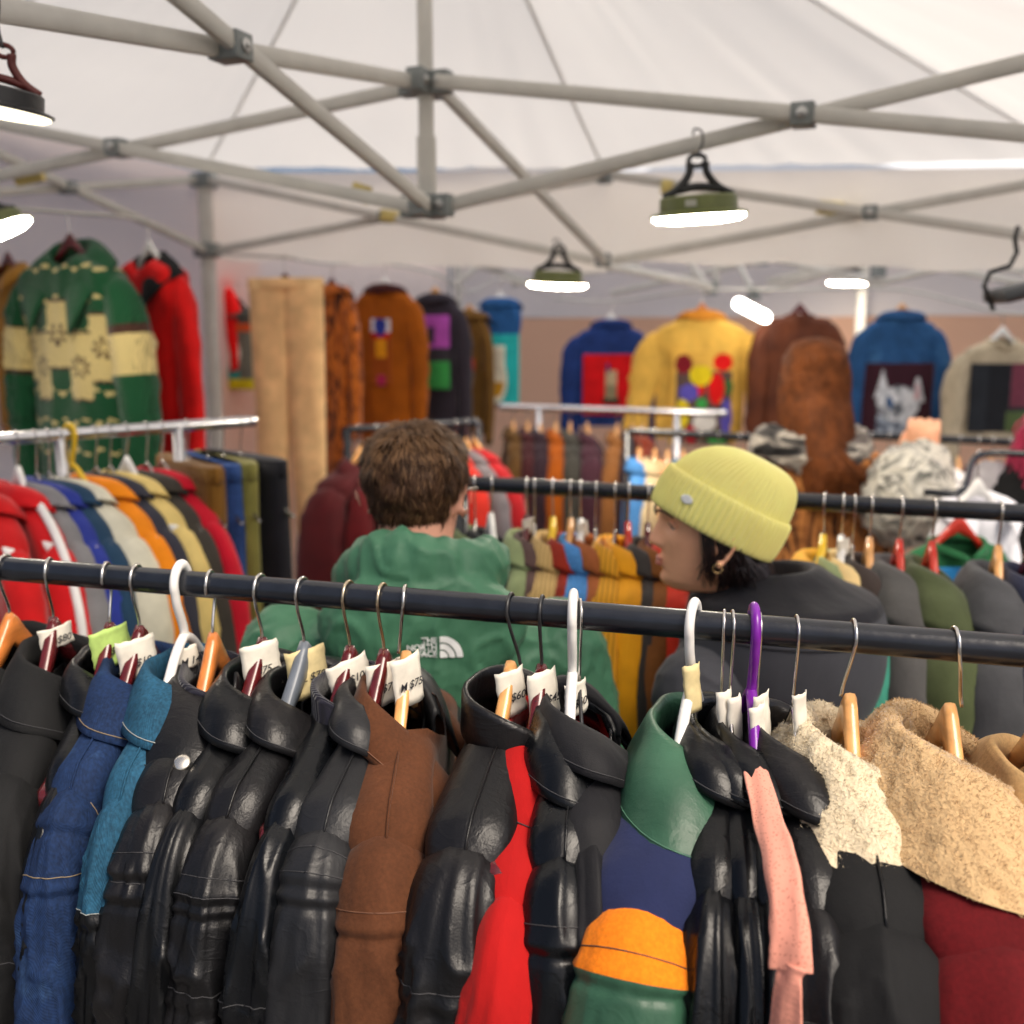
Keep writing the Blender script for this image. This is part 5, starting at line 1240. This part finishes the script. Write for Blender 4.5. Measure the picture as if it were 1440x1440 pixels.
# left chrome rail
LA, LB = Pz(-40, 621, 1.592), Pz(357, 592, 1.592); LA = Pz(-60, 622, 1.592)
ldir = (LB - LA).normalized()
rack('clothes_rail', 'chrome rail on the left in front of the green snowflake cardigan', LA, LB, .013, M_chrome, ends=.30)
LBASE = math.atan2(-ldir.x, ldir.y) - pi    # shoulders square to the rail, towards the aisle
LBASE = math.atan2(ldir.y, ldir.x) - pi / 2
M_redw = cl('b80d10')
left = [(-22, 30, M_redw, 'dark red sweater at the left end of the chrome rail', 'wood', 'w', {}), (22, 92, cl('c8141a'), 'red track jacket with white sleeve stripe on the chrome rail', 'wood', 'w', C2(piping=1)), (48, 118, cl('7b7a7c'), 'grey sweatshirt beside the red track jacket', 'wire', 'w', {}),
    (66, 140, cl('26348a'), 'royal blue jacket on the chrome rail', 'wire', 'w', {}), (84, 160, cl('1d3c56'), 'dark teal jacket on the chrome rail', 'wire', 'w', {}), (98, 196, cl('cfcbb6'), 'pale cream jacket under the yellow plastic hanger', 'plastic', 'y', C2(rv=.05)),
    (132, 226, cl('f08a10'), 'bright orange jacket on the chrome rail', 'wire', 'w', {}), (152, 246, cl('34343e'), 'dark slate jacket right of the bright orange one', 'wire', 'w', {}), (176, 268, cl('dcc277'), 'sand yellow fleece jacket on the chrome rail', 'wood', 'w', C2(rv=.045)), (204, 288, cl('3a352e'), 'dark brown jacket between the sand fleece and the crimson jacket', 'wire', 'w', {}), (226, 312, cl('c40a26'), 'crimson jacket on the chrome rail', 'wire', 'w', {})]
for i, (hx_, tx, m, lab, hk, hc_, o) in enumerate(left):
    o = dict(o); pipe = o.pop('piping', 0); loc = rail_t(LA, ldir, hx_); rz = yaw_for(loc, LBASE, (.225, -.2), tx, R(-45), R(45))
    def ex(root, g):
        if pipe:
            W = g['W']; zt = zsh(W * .93, g); mb = MB()
            mb.tube(catmull([(.08, 0, g['nz'] + .006), (W - .01, .0, zt + .012), (W + g['ru'] + .012, 0, zt - .10), (W + g['ru'] + .035, 0, zt - .26), (W + g['ru'] + .03, 0, zt - .44)], 40), .009, 8); mb.build('sleeve_stripe', M_wpl, root)
    garment('jacket', lab, 'jacket', loc, rz, m, seed=70 + i, detail=0, group='clothes on the chrome rail', extra=ex, slope=.5, nz=-.115, **{**C2(rv=.036), **o})
    hgr('%s hanger on the chrome rail with the %s' % ('yellow plastic' if hk == 'plastic' else 'white wooden' if hk == 'wood' else 'steel wire', lab.split(' on the ')[0].split(' under ')[0].split(' beside')[0].split(' right of')[0].split(' between')[0].split(' at the')[0]), hk, hc_, loc, rz, .013, 'hangers on the chrome rail')
for i, (hx_, tx, m, lab) in enumerate([(262, 300, ribbed('brown corduroy', (.22, .10, .015), 'X', 40), 'brown corduroy trousers on the chrome rail'), (290, 326, denim('jean blue', (.02, .05, .16), (.06, .13, .30)), 'blue jeans on the chrome rail'), (312, 350, cl('7f7a3c'), 'olive green trousers on the chrome rail'), (336, 388, cl('1c1c22'), 'black trousers at the far end of the chrome rail')]):
    loc = rail_t(LA, ldir, hx_); rz = yaw_for(loc, LBASE, (.14, -.25), tx, R(-45), R(45))
    trousers('trousers', lab, 'trousers', loc, rz, m, 80 + i, W=.18, T=.032, group='clothes on the chrome rail')
    hgr('steel wire hanger on the chrome rail holding the %s' % lab.split(' on the')[0].split(' at the')[0], 'wire', 'w', loc, rz, .013, 'hangers on the chrome rail')
# ------------------------------------------------------------------ garments hung on the walls
def surface_patch(root, g, back, u0, u1, z0, z1, mats, fn, name='back_patch', nu=40, nv=50, off=.006):
    mb = MB(); rows = []
    for j in range(nv + 1):
        row = []
        for i in range(nu + 1):
            u = lerp(u0, u1, i / nu); z = lerp(z0, z1, j / nv); sh = max(0.0, 1 - abs(u / g['W']) ** 2.6) ** .5
            row.append((u, (-1 if back else 1) * (g['T'] * sh + off + .003 * nz(Vector((u * 9, z * 9, 1)))) , g['nz'] + z))
        rows.append(row)
    mb.grid(rows, False, mfn=lambda i, j: fn((i + .5) / nu * 2 - 1, (j + .5) / nv))
    o = mb.build(name, mats, root); solid(o, .003, 0); return o
def wallg(px, py, d, wpx, hpx, m, name, label, cat, back=True, yaw=0, seed=1, collar='fold', hk='l', sleeves=True, group='clothes hung along the tent walls', extra=None, sv=0, **k):
    """py: the hook / hanger top; wpx: width over the sleeves; hpx: height to the hem"""
    p = P(px, py, d); s = d / F; tot = wpx * s; W = tot * .5 * (.72 if sleeves else 1.0); ru = tot * .5 * .19
    L = hpx * s - .12; rz = (0 if back else pi) + yaw
    r, g = garment(name, label, cat, p, rz, m, seed=seed, detail=0, group=group, collar=collar, sleeves=sleeves, na=96, nq=44, extra=None, **{**dict(W=W, T=.036, L=max(L, .2), ru=ru * 1.1, rv=.030, SL=min(.60, max(.3, L * .95)), spread=tot * .015, slope=.40, sv=sv, wr=.011, swr=.16), **k})
    if extra: extra(r, g)
    hanger('wooden_hanger', '%s hanger on the wall line holding the %s' % (HN[hk], ' '.join(label.split()[:7 if 'with' in label.split()[:6] else 5])), 'wood', p, rz, .006, HB[hk], group='hangers on the wall line', detail=0, W=min(.19, W * .85))
    return r, g
def line(name, label, pts, r=.006, m=None):
    mb = MB(); mb.tube(catmull([Vector(q) for q in pts], 40), r, 8); o = mb.build(name, m or M_bar, None); return tag(o, label, 'hanging line')
# snowflake cardigan: pattern knitted into the body
M_kg = ribbed('green knit', (.010, .085, .032), 'X', 60, .002); M_kc = ribbed('cream knit', (.74, .60, .26), 'X', 60, .002); M_kb = ribbed('dark brown knit', (.07, .03, .02), 'X', 60, .002)
def snow(u, z, front):
    """u across, z below the neck in metres"""
    b = round(abs(u) / .075); zc = -.24 - .075 * (b % 2) - .02 * b; t = abs(z - zc)
    if t < .105:
        if t > .097: return 2
        cu = ((abs(u) + .0375) % .075) - .0375; r = sqrt(cu * cu + (z - zc) ** 2); a = math.atan2(z - zc, cu)
        if .008 < r < .034 and sin(a * 8) > .1: return 2
        return 1
    gu, gz = (u * 13 + (round(z * 11) % 2) * .5) % 1 - .5, (z * 11) % 1 - .5
    return 1 if gu ** 2 + (gz * 1.2) ** 2 < .03 else 0
def snow_s(i): return 0
kn = [M_kg, M_kc, M_kb]
p_, s_ = P(96, 300, 3.2), 3.2 / F
r, g = garment('knitted_cardigan', 'green knitted cardigan with cream snowflake band hung high on the left', 'cardigan', p_, pi + R(-24), kn, seed=101, detail=1, group='clothes hung along the tent walls', collar='fold', cm=M_kg, ck=C2(hs=.05, hl=.10, fd=.16, opening=30, a=.075, b=.055, thick=.008), W=.195, T=.07, L=.74, ru=.055, rv=.06, SL=.56, spread=.02, slope=.46, na=260, nq=150, bmfn=snow, smfn=lambda s: 1 if .14 < s < .27 else (2 if .13 < s < .28 else 0), wr=.010)
hanger('wooden_hanger', 'dark red hanger in the collar of the snowflake cardigan', 'wood', p_, pi + R(-24), .006, W_dr, group='hangers on the wall line', W=.2)
def cols(*a): return [cl(x) for x in a]
# left wall, near to far
r, g = wallg(208, 312, 3.45, 190, 380, cl('d00a0a'), 'red_overalls', 'red boiler suit with black collar beside the snowflake cardigan', 'boiler suit', False, R(-38), 102, cm=M_dk, ck=C2(hs=.03, hl=.11, fd=.08, opening=30), hk='w', T=.06)
wallg(8, 330, 3.6, 130, 260, cl('9a6b20'), 'jacket', 'ochre jacket half hidden behind the snowflake cardigan', 'jacket', False, R(-35), 103, hk='d')
wallg(288, 356, 4.9, 110, 150, cl('e60606'), 'shirt', 'bright red shirt hung behind the tent leg', 'shirt', False, R(-25), 104, hk='r', SL=.3)
wallg(280, 432, 5.0, 70, 160, cl('e2a726'), 'jacket', 'mustard jacket showing between the red clothes and the long tan trousers', 'jacket', True, R(-30), 105, hk='w')
def tee(root, g):
    surface_patch(root, g, False, -.10, .10, -.36, -.06, cols('6b6a60', 'c8501e', '2f8f8a', 'c8b40e', 'd8d4c8'), lambda x, y: 1 if y > .88 else 3 if y < .16 else 2 if (y < .34 and x > -.2) else 4 if ((x - .2) ** 2 + ((y - .55) * 2) ** 2) < .25 else 0, 'print')
wallg(334, 400, 4.85, 64, 130, cl('4a4a46'), 'printed_shirt', 'grey shirt with colourful print hung left of the long tan trousers', 'shirt', False, R(-20), 106, collar='round', sleeves=False, extra=tee, hk='k')
p_ = P(400, 362, 4.1)
trousers('trousers', 'long tan trousers hung high on the left wall beside the tiger coat', 'trousers', p_, pi + R(-12), cl('e8c08a'), 107, W=.155, L=1.15, T=.028, group='clothes hung along the tent walls')
hanger('wooden_hanger', 'dark red hanger on the wall line holding the long tan trousers', 'wood', p_, pi + R(-12), .006, W_dr, group='hangers on the wall line', detail=0, W=.14)
M_tc = streak('orange tiger fleece', [(.38, (.035, .010, .006)), (.47, (.38, .09, .012)), (.56, (.62, .17, .02)), (.64, (.10, .022, .010))], 15, (1, 1, .4), dist=2)
wallg(466, 372, 4.9, 92, 310, M_tc, 'tiger_coat', 'orange and black tiger fleece coat hung beside the long tan trousers', 'coat', True, R(-35), 108, hk='d', wr=.012)
wallg(492, 400, 5.5, 60, 210, cl('d80808'), 'jacket', 'bright red jacket peeking between the tiger coat and the brown work coat', 'jacket', True, R(-30), 109, hk='r')
def brownp(root, g):
    surface_patch(root, g, True, -.055, .050, -.46, -.14, cols('2a3a9a', 'd8d8e0', 'c01808', 'e09a10', '9a4a0c', 'b0205a'), lambda x, y: 4 if (abs(x) > .9 and y < .75) else (0 if ((x) ** 2 + ((y - .9) * 4) ** 2) < .4 else 1 if y > .80 else 2 if y > .70 else 3 if (y > .42 and abs(x) < .55) else 5 if (y < .16 and abs(x) < .4) else 4), 'embroidery', off=.008)
wallg(540, 372, 5.1, 126, 260, cl('9c520e', 'suede'), 'work_coat', 'brown work coat with embroidered figure on its back', 'coat', True, R(-22), 110, cm=cl('3a0c08'), hk='w', extra=brownp)
def purple(root, g):
    surface_patch(root, g, True, -.12, .10, -.44, -.08, cols('b452b8', '38343c', '3a9a4c', 'c87aa0'), lambda x, y: 0 if y > .55 and not (abs(x) < .25 and .62 < y < .85) else 2 if (y < .38 and x > -.3) else 3 if (x < -.1 and y > .3) else 1, 'back_patch', off=.008)
wallg(612, 386, 5.2, 108, 240, cl('2e2832'), 'black_jacket', 'black jacket with purple and green patch on its back', 'jacket', True, R(-28), 111, hk='l', extra=purple)
def brown2(root, g): surface_patch(root, g, True, -.04, .05, -.36, -.22, cols('d02a10', 'c8a060', '7a5a26'), lambda x, y: 0 if y > .55 else 1 if abs(x) < .5 else 2, 'embroidery', off=.008)
wallg(660, 412, 5.5, 70, 195, cl('6e4d1c'), 'work_coat', 'olive brown coat between the black patched jacket and the turquoise patched vest', 'coat', True, R(-28), 112, hk='l', extra=brown2)
def turq(root, g):
    def fn(x, y):
        b = (x * 1.0 + .0) ** 2 * 3 + ((y - .34) * 2.6) ** 2
        n = abs(x) < .28 and .3 < y < .78
        return 2 if (b < .42 and y < .32) else 3 if ((b < .40) or n) and not (b < .1) else 1 if (b < .75 or (abs(x) < .42 and .3 < y < .84)) else 0
    surface_patch(root, g, True, -.115, .115, -.52, -.16, cols('24b0b0', 'e8e4d0', 'c8921a', 'd0c8b4'), fn, 'back_patch', off=.008)
wallg(703, 394, 5.5, 62, 162, denim('vest denim', (.015, .075, .22), (.06, .20, .42)), 'denim_vest', 'blue denim vest with turquoise patch at the end of the left wall', 'vest', True, R(-22), 113, hk='w', sleeves=False, extra=turq)
# back wall
def redp(root, g):
    surface_patch(root, g, True, -.145, .145, -.46, -.15, cols('cc0410', '8a8468', '2c2420', 'b8a888'), lambda x, y: (1 if y < .5 else 3) if (abs(x) < .22 and .25 < y < .75) else 2 if (abs(x) < .30 and .18 < y < .30) else 0, 'back_patch', off=.008)
wallg(860, 424, 5.4, 140, 172, denim('navy denim', (.010, .030, .14), (.03, .08, .24)), 'denim_jacket', 'navy jacket with large red patch hung on the back wall', 'jacket', True, R(0), 120, hk='w', extra=redp, ck=C2(hl=.04))
def yel(root, g):
    blobs = [(-.62, .86, .26, .10, 0), (-.10, .74, .34, .11, 1), (.55, .88, .30, .09, 2), (.38, .60, .24, .17, 2), (-.45, .56, .30, .09, 3), (-.62, .34, .20, .16, 1), (-.05, .44, .16, .06, 6), (.05, .24, .36, .10, 4), (.70, .30, .16, .20, 3), (-.35, .12, .20, .10, 5), (.45, .08, .32, .07, 6), (.72, .62, .15, .08, 7), (-.15, .60, .20, .07, 2)]
    def fn(x, y):
        for bx, by, rx, ry, c in blobs:
            if ((x - bx) / rx) ** 2 + ((y - by) / ry) ** 2 < 1: return c
        return 8 if abs(x) < .85 and y < .78 else 9
    surface_patch(root, g, True, -.14, .17, -.60, -.16, cols('7a0c1c', 'e0c818', 'd80c0c', '5a50b0', 'd8d4cc', 'b00820', '38a048', '3a6a38', '5a4640', 'd8a948'), fn, 'embroidery', nu=60, nv=70, off=.008)
wallg(988, 408, 4.9, 188, 205, cl('dcae4c'), 'embroidered_jacket', 'mustard yellow jacket with bright embroidered picture on its back', 'jacket', True, R(-4), 121, hk='o', extra=yel, cm=cl('c07a20'), sv=.0, spread=.05)
M_lb = leather('brown leather', (.085, .020, .008), .6, 1.2, tone=(.17, .045, .014))
wallg(1126, 408, 4.8, 136, 270, M_lb, 'leather_coat', 'rust brown leather coat hung behind the long haired woman', 'coat', True, R(3), 122, hk='d', collar='round', slope=.12)
M_dj = denim('mid blue denim', (.014, .060, .16), (.07, .20, .38))
M_kit1 = streak('white cat print', [(.36, (.12, .13, .15)), (.5, (.55, .57, .60)), (.62, (.72, .73, .75))], 22, (1, 1, .8), dist=1); M_kit2 = streak('grey cat print', [(.36, (.10, .12, .16)), (.52, (.34, .39, .46)), (.64, (.60, .63, .68))], 26, (1, 1, .6), dist=1)
def kit(root, g):
    def fn(x, y):
        h = ((x - .0) / .62) ** 2 + ((y - .42) / .26) ** 2 < 1; e1 = abs(x + .48) < .22 * (1 - (y - .5) / .45) and .5 < y < .92; e2 = abs(x - .52) < .24 * (1 - (y - .45) / .42) and .45 < y < .80; ch = abs(x + .1) < .5 and y < .26
        if ((abs(x + .22) < .08 or abs(x - .22) < .08) and abs(y - .48) < .035) or (abs(x) < .06 and abs(y - .36) < .03): return 3
        if abs(x - .52) < .10 * (1 - (y - .45) / .42) and .48 < y < .7: return 4
        return 1 if h or e1 or e2 else 2 if ch else 0
    surface_patch(root, g, True, -.165, .155, -.53, -.21, [cl('34101e'), M_kit1, M_kit2, M_kit1, cl('c8a0a4')], fn, 'kitten_patch', nu=60, nv=60, off=.008)
wallg(1270, 408, 4.8, 146, 200, M_dj, 'denim_jacket', 'blue denim jacket with a white kitten picture on its back', 'jacket', True, R(0), 123, hk='l', extra=kit, ck=C2(hl=.05))
def dkp(root, g):
    surface_patch(root, g, False, -.13, .15, -.40, -.10, cols('20242a', '6a3040', '4a5a34', '14161c'), lambda x, y: 1 if (x < -.3 and y > .35) else 2 if (x < -.2 and y < .3) else 3 if abs(x - .1) < .35 else 0, 'print', off=.008)
wallg(1412, 440, 4.6, 160, 180, cl('b4a68c'), 'sweatshirt', 'beige sweatshirt with dark print at the right of the back wall', 'sweatshirt', False, R(6), 124, collar='round', hk='w', extra=dkp)
line('hanging_rail', 'thin pole along the left wall holding the snowflake cardigan and tan trousers', [P(-60, 288, 3.1), P(98, 299, 3.2), P(205, 312, 3.45), P(288, 352, 4.6), P(400, 362, 4.1), P(420, 366, 4.7)])
line('hanging_rail', 'thin pole along the far left wall holding the tiger coat and patched jackets', [P(425, 366, 4.72), P(466, 371, 4.9), P(540, 371, 5.1), P(612, 385, 5.2), P(660, 410, 5.5), P(703, 393, 5.5), P(760, 408, 5.5)])
line('hanging_rail', 'thin pole along the back wall holding the navy, yellow and denim jackets', [P(780, 420, 5.5), P(860, 424, 5.4), P(988, 408, 4.9), P(1126, 407, 4.8), P(1270, 408, 4.8), P(1412, 440, 4.6), P(1480, 438, 4.6)])
# ------------------------------------------------------------------ far racks
def farrack(name, label, a, b, d0, d1, r, m, items, grp, hkc='wood', base=None, ends=True):
    A, B = P(*a, d0), P(*b, d1); B = Vector((B.x, B.y, A.z)) if abs(A.z - B.z) < .12 else B
    rack(name, label, A, B, r, m, ends=ends); dr = (B - A).normalized()
    for i, (hx_, tx, h, lab, o) in enumerate(items):
        o = dict(o); kind = o.pop('kind', 'cloth'); hc_ = o.pop('hc', 'l'); mm = o.pop('m', None) or cl(h, kind)
        loc = rail_t(A, dr, hx_); rz = yaw_for(loc, base if base is not None else BASE, (.225, -.2), tx, R(-60), R(60))
        garment(o.pop('name', 'jacket'), lab, o.pop('cat', 'jacket'), loc, rz, mm, seed=140 + hx_ * .1, detail=0, group=grp, **{**C2(rv=.045, T=.035), **o})
        hgr('%s hanger above the %s' % (HN[hc_], lab.split(' on the')[0]), 'wood', hc_, loc, rz, r, 'hangers on the far racks')
farrack('clothes_rail', 'dark far rail with maroon jackets left of the head of the man', (488, 604), (672, 588), 3.5, 3.8, .013, M_rail,
    [(505, 452, '4a0a10', 'big maroon jacket with pale stripes on the dark far rail', C2(rv=.08, T=.06)), (530, 505, '5a0a10', 'deep red jacket on the dark far rail', C2()), (556, 540, '2c1014', 'dark plum jacket on the dark far rail', C2()), (590, 585, 'a80c0c', 'red jacket on the dark far rail behind the head', C2()),
     (640, 668, 'b02010', 'red and orange sports jacket on the dark far rail', C2(rv=.06)), (655, 700, '6a6468', 'grey jacket with curved sleeve on the dark far rail', C2(rv=.04)), (668, 722, '9c1018', 'crimson jacket at the right end of the dark far rail', C2(rv=.04))], 'clothes on the dark far rail')
farrack('clothes_rail', 'pale far rail in front of the coral wall', (698, 572), (1022, 577), 4.6, 4.2, .014, M_chrome,
    [(722, 726, '5a4020', 'olive brown jacket on the pale far rail', C2(kind='suede')), (742, 746, '3c1418', 'maroon jacket on the pale far rail', C2()), (760, 762, '2a1822', 'dark plum coat on the pale far rail', C2()), (782, 784, 'a05010', 'orange brown suede jacket on the pale far rail', C2(kind='suede')), (802, 806, '3c3a34', 'grey green jacket on the pale far rail', C2()),
     (826, 836, '40202c', 'dark purple jacket on the pale far rail', C2(rv=.06)), (868, 862, '8a5a30', 'light brown suede jacket on the pale far rail', C2(kind='suede')), (890, 882, '2e1c1e', 'dark brown jacket on the pale far rail', C2()), (905, 905, '7a2c14', 'rust jacket on the pale far rail', C2())], 'clothes on the pale far rail', ends=.2)
farrack('clothes_rail', 'dark far rail behind the yellow beanie', (884, 606), (1110, 604), 3.6, 3.3, .013, M_rail,
    [(900, 902, '8aa0a8', 'pale blue denim jacket on the rail behind the beanie', C2(m=M_bden)), (922, 920, 'c8b48c', 'cream jacket on the rail behind the beanie', C2()), (940, 942, 'd09a70', 'peach jacket on the rail behind the beanie', C2()), (962, 964, '5a7c96', 'blue jacket on the rail behind the beanie', C2()), (985, 990, 'b0a080', 'stone jacket on the rail behind the beanie', C2()), (1010, 1015, '3a342c', 'dark olive jacket on the rail behind the beanie', C2()), (1040, 1046, '60a890', 'mint jacket on the rail behind the beanie', C2()), (1075, 1080, '7a5a30', 'brown jacket on the rail behind the beanie', C2())], 'clothes on the rail behind the beanie')
farrack('clothes_rail', 'dark far rail at the right below the denim jacket', (1205, 612), (1480, 612), 3.7, 3.4, .014, M_rail,
    [(1225, 1228, '7a6a6a', 'greyish pink jacket on the right far rail', C2()), (1250, 1254, '2a2628', 'black jacket on the right far rail left of the raised hand', C2()), (1350, 1354, 'e4e2e0', 'white jacket on the right far rail', C2(rv=.06)), (1376, 1382, '5a3028', 'brown red jacket on the right far rail', C2()), (1396, 1404, 'a83420', 'brick red jacket on the right far rail', C2()), (1420, 1430, '3a3a40', 'dark grey jacket on the right far rail', C2()), (1444, 1458, '6a5a5c', 'mauve grey jacket on the right far rail', C2())], 'clothes on the right far rail')
# bright printed shirts near the patterned sleeve
p_ = P(1378, 640, 2.45)
r, g = garment('white_shirt', 'long white shirt hanging right of the swirl patterned sleeve', 'shirt', p_, pi + R(20), cl('e8e8f0'), seed=160, detail=0, W=.10, T=.03, L=.62, ru=.03, rv=.03, group=None)
hanger('wooden_hanger', 'white hanger holding the long white shirt by the patterned sleeve', 'wood', p_, pi + R(20), .008, M_wpl, group='hangers on the far racks', detail=0, W=.09)
p_ = P(1352, 690, 2.3)
def pp_(root, g): surface_patch(root, g, False, -.11, .11, -.40, -.05, cols('1c5a34', '1c6fa8', 'e8e4d4', '9ac020', '1a3a6a'), lambda x, y: 2 if abs(y - .42 - x * .1) < .06 else 1 if (x > .1 and y > .55) or (y < .2) else 3 if (abs(x) < .4 and .22 < y < .36) else 4 if (x > .3) else 0, 'print', off=.006)
r, g = garment('printed_shirt', 'green and blue printed shirt below the swirl patterned sleeve', 'shirt', p_, pi + R(10), cl('1c5a34'), seed=161, detail=0, W=.13, T=.03, L=.5, ru=.035, rv=.03, collar='round', extra=pp_)
hanger('wooden_hanger', 'red hanger holding the green and blue printed shirt', 'wood', p_, pi + R(10), .008, W_rd, group='hangers on the far racks', detail=0, W=.11)
line('hanging_rail', 'short pole behind the middle rail holding the white and printed shirts', [P(1300, 692, 2.3), P(1352, 690, 2.3), P(1378, 640, 2.45), P(1470, 640, 2.45)], .008, M_rail)
# ------------------------------------------------------------------ lamps
M_led = emit('lit lamp diffuser', (1, .90, .74), 36); M_led3 = emit('far lamp diffuser', (1, .88, .72), 55); M_led2 = emit('dim lamp diffuser', (1, .90, .66), 1.2)
M_olive = plain('olive lamp plastic', (.13, .15, .045), .45); M_lblk = plain('black lamp plastic', (.012, .012, .013), .4); M_rstr = plain('dark red strap', (.09, .010, .006), .6)
def worklamp(label, loc, rz, tilt, s, shell, led, strap=None, hookh=.10, sticker=True, xt=R(4)):
    root = thing('hanging_lamp', label, 'lamp', loc, rz, 'hanging lamps in the tent'); T = Matrix.Translation((0, 0, -hookh)) @ Matrix.Rotation(tilt, 4, 'Y') @ Matrix.Rotation(xt, 4, 'X') @ Matrix.Diagonal((s, s, s * .74, 1))
    def ring(r, z, n=48): return [T @ Vector((r * cos(2 * pi * i / n), r * sin(2 * pi * i / n), z)) for i in range(n)]
    mb = MB(); mb.grid([ring(r, z) for r, z in ((.001, -.002), (.054, -.002), (.057, -.005), (.058, -.030), (.068, -.034), (.072, -.036), (.072, -.041), (.066, -.041))], True, cap0=True); b = mb.build('housing', shell, root); sharp(b, 35)
    mb = MB(); mb.grid([ring(r, z) for r, z in ((.0675, -.0405), (.068, -.046), (.060, -.052), (.035, -.055), (.001, -.0555))], True, cap1=True); mb.build('diffuser', led, root)
    mb = MB()
    for sx in (1, -1): mb.tube([T @ Vector(q) for q in catmull([(sx * .052, 0, -.002), (sx * .030, 0, .014), (sx * .014, 0, .040), (sx * .012, 0, .062)], 16)], .006 * s, 8)
    mb.tube([T @ Vector(q) for q in catmull([(-.032, 0, .010), (0, 0, .016), (.032, 0, .010)], 8)], .006 * s, 8)
    mb.tube([T @ Vector((.013 * cos(a), .004, .066 + .011 * sin(a))) for a in [2 * pi * i / 16 for i in range(17)]], .0035 * s, 8); mb.build('bracket', strap or M_lblk, root)
    mb = MB(); q0 = T @ Vector((0, 0, .070)); mb.tube(catmull([q0, q0.lerp(Vector((0, 0, -.004)), .6), (.006, 0, .006), (.004, .0, .03), (-.012, 0, .036), (-.016, 0, .022)], 30), .0022, 8); mb.build('hook', M_lblk, root)
    if sticker:
        mb = MB(); a = -pi / 2 - .45; mb.grid([[T @ Vector((.0592 * cos(a + x * .14), .0592 * sin(a + x * .14), z)) for x in (-1, -.5, 0, .5, 1)] for z in (-.011, -.024)], False); mb.build('sticker', plain('label grey', (.42, .42, .36), .5), b)
    return root
worklamp('olive round work lamp lit on the truss at upper right', P(984, 206, 2.32) , R(5), R(-4), 1.46, M_olive, M_led, hookh=.100)
worklamp('black work lamp with dark red strap at the top left corner', P(-8, 12, 1.45), R(10), R(9), .95, M_lblk, M_led2, M_rstr, hookh=.098, sticker=False)
worklamp('dark lamp tilted at the left edge below the truss', P(-12, 272, 2.6), R(0), R(-24), 1.1, M_olive, M_led, hookh=.055, sticker=False)
worklamp('olive round lamp lit at the lower end of the back truss', P(785, 352, 3.5), R(0), R(2), 1.42, M_olive, M_led3, hookh=.065, sticker=False)
worklamp('far round lamp glowing above the denim jacket with the kitten', P(1195, 362, 5.55), R(0), R(0), 1.5, M_wpl, M_led3, hookh=.08, sticker=False)
root = thing('tube_lamp', 'tilted glowing tube lamp in front of the yellow embroidered jacket', 'lamp', P(1057, 436, 4.6), 0)
a_, b_ = P(1039, 427, 4.6) - root.location, P(1076, 446, 4.6) - root.location
mb = MB(); mb.cap(a_, b_, .024, .024); mb.build('diffuser', emit('tube diffuser', (1, .92, .80), 14), root)
mb = MB(); mb.tube([(a_ + b_) / 2, (a_ + b_) / 2 + Vector((0, 0, P(1057, 402, 4.6).z - P(1057, 436, 4.6).z))], .004, 6); mb.build('hook', M_lblk, root)
root = thing('hanging_lamp', 'dark unlit lamp on a bent black hook at the right edge', 'lamp', P(1425, 405, 2.5), 0, 'hanging lamps in the tent'); o_ = root.location
mb = MB(); rot = Matrix.Rotation(R(-14), 3, 'Y'); mb.box((.035, 0, 0), (.17, .12, .030), rot); h_ = mb.build('housing', plain('grey lamp', (.05, .055, .06), .45), root); bevel(h_, .010, 3)
mb = MB(); mb.box(Vector((.035, 0, 0)) + rot @ Vector((0, 0, -.0165)), (.145, .10, .006), rot); mb.build('diffuser', plain('unlit diffuser', (.16, .08, .05), .4), root)
mb = MB(); mb.tube([P(*q, 2.5) - o_ for q in ((1397, 436), (1384, 402), (1392, 383), (1420, 374), (1430, 355), (1427, 335), (1432, 318))], .006, 8); mb.build('hook', M_lblk, root)
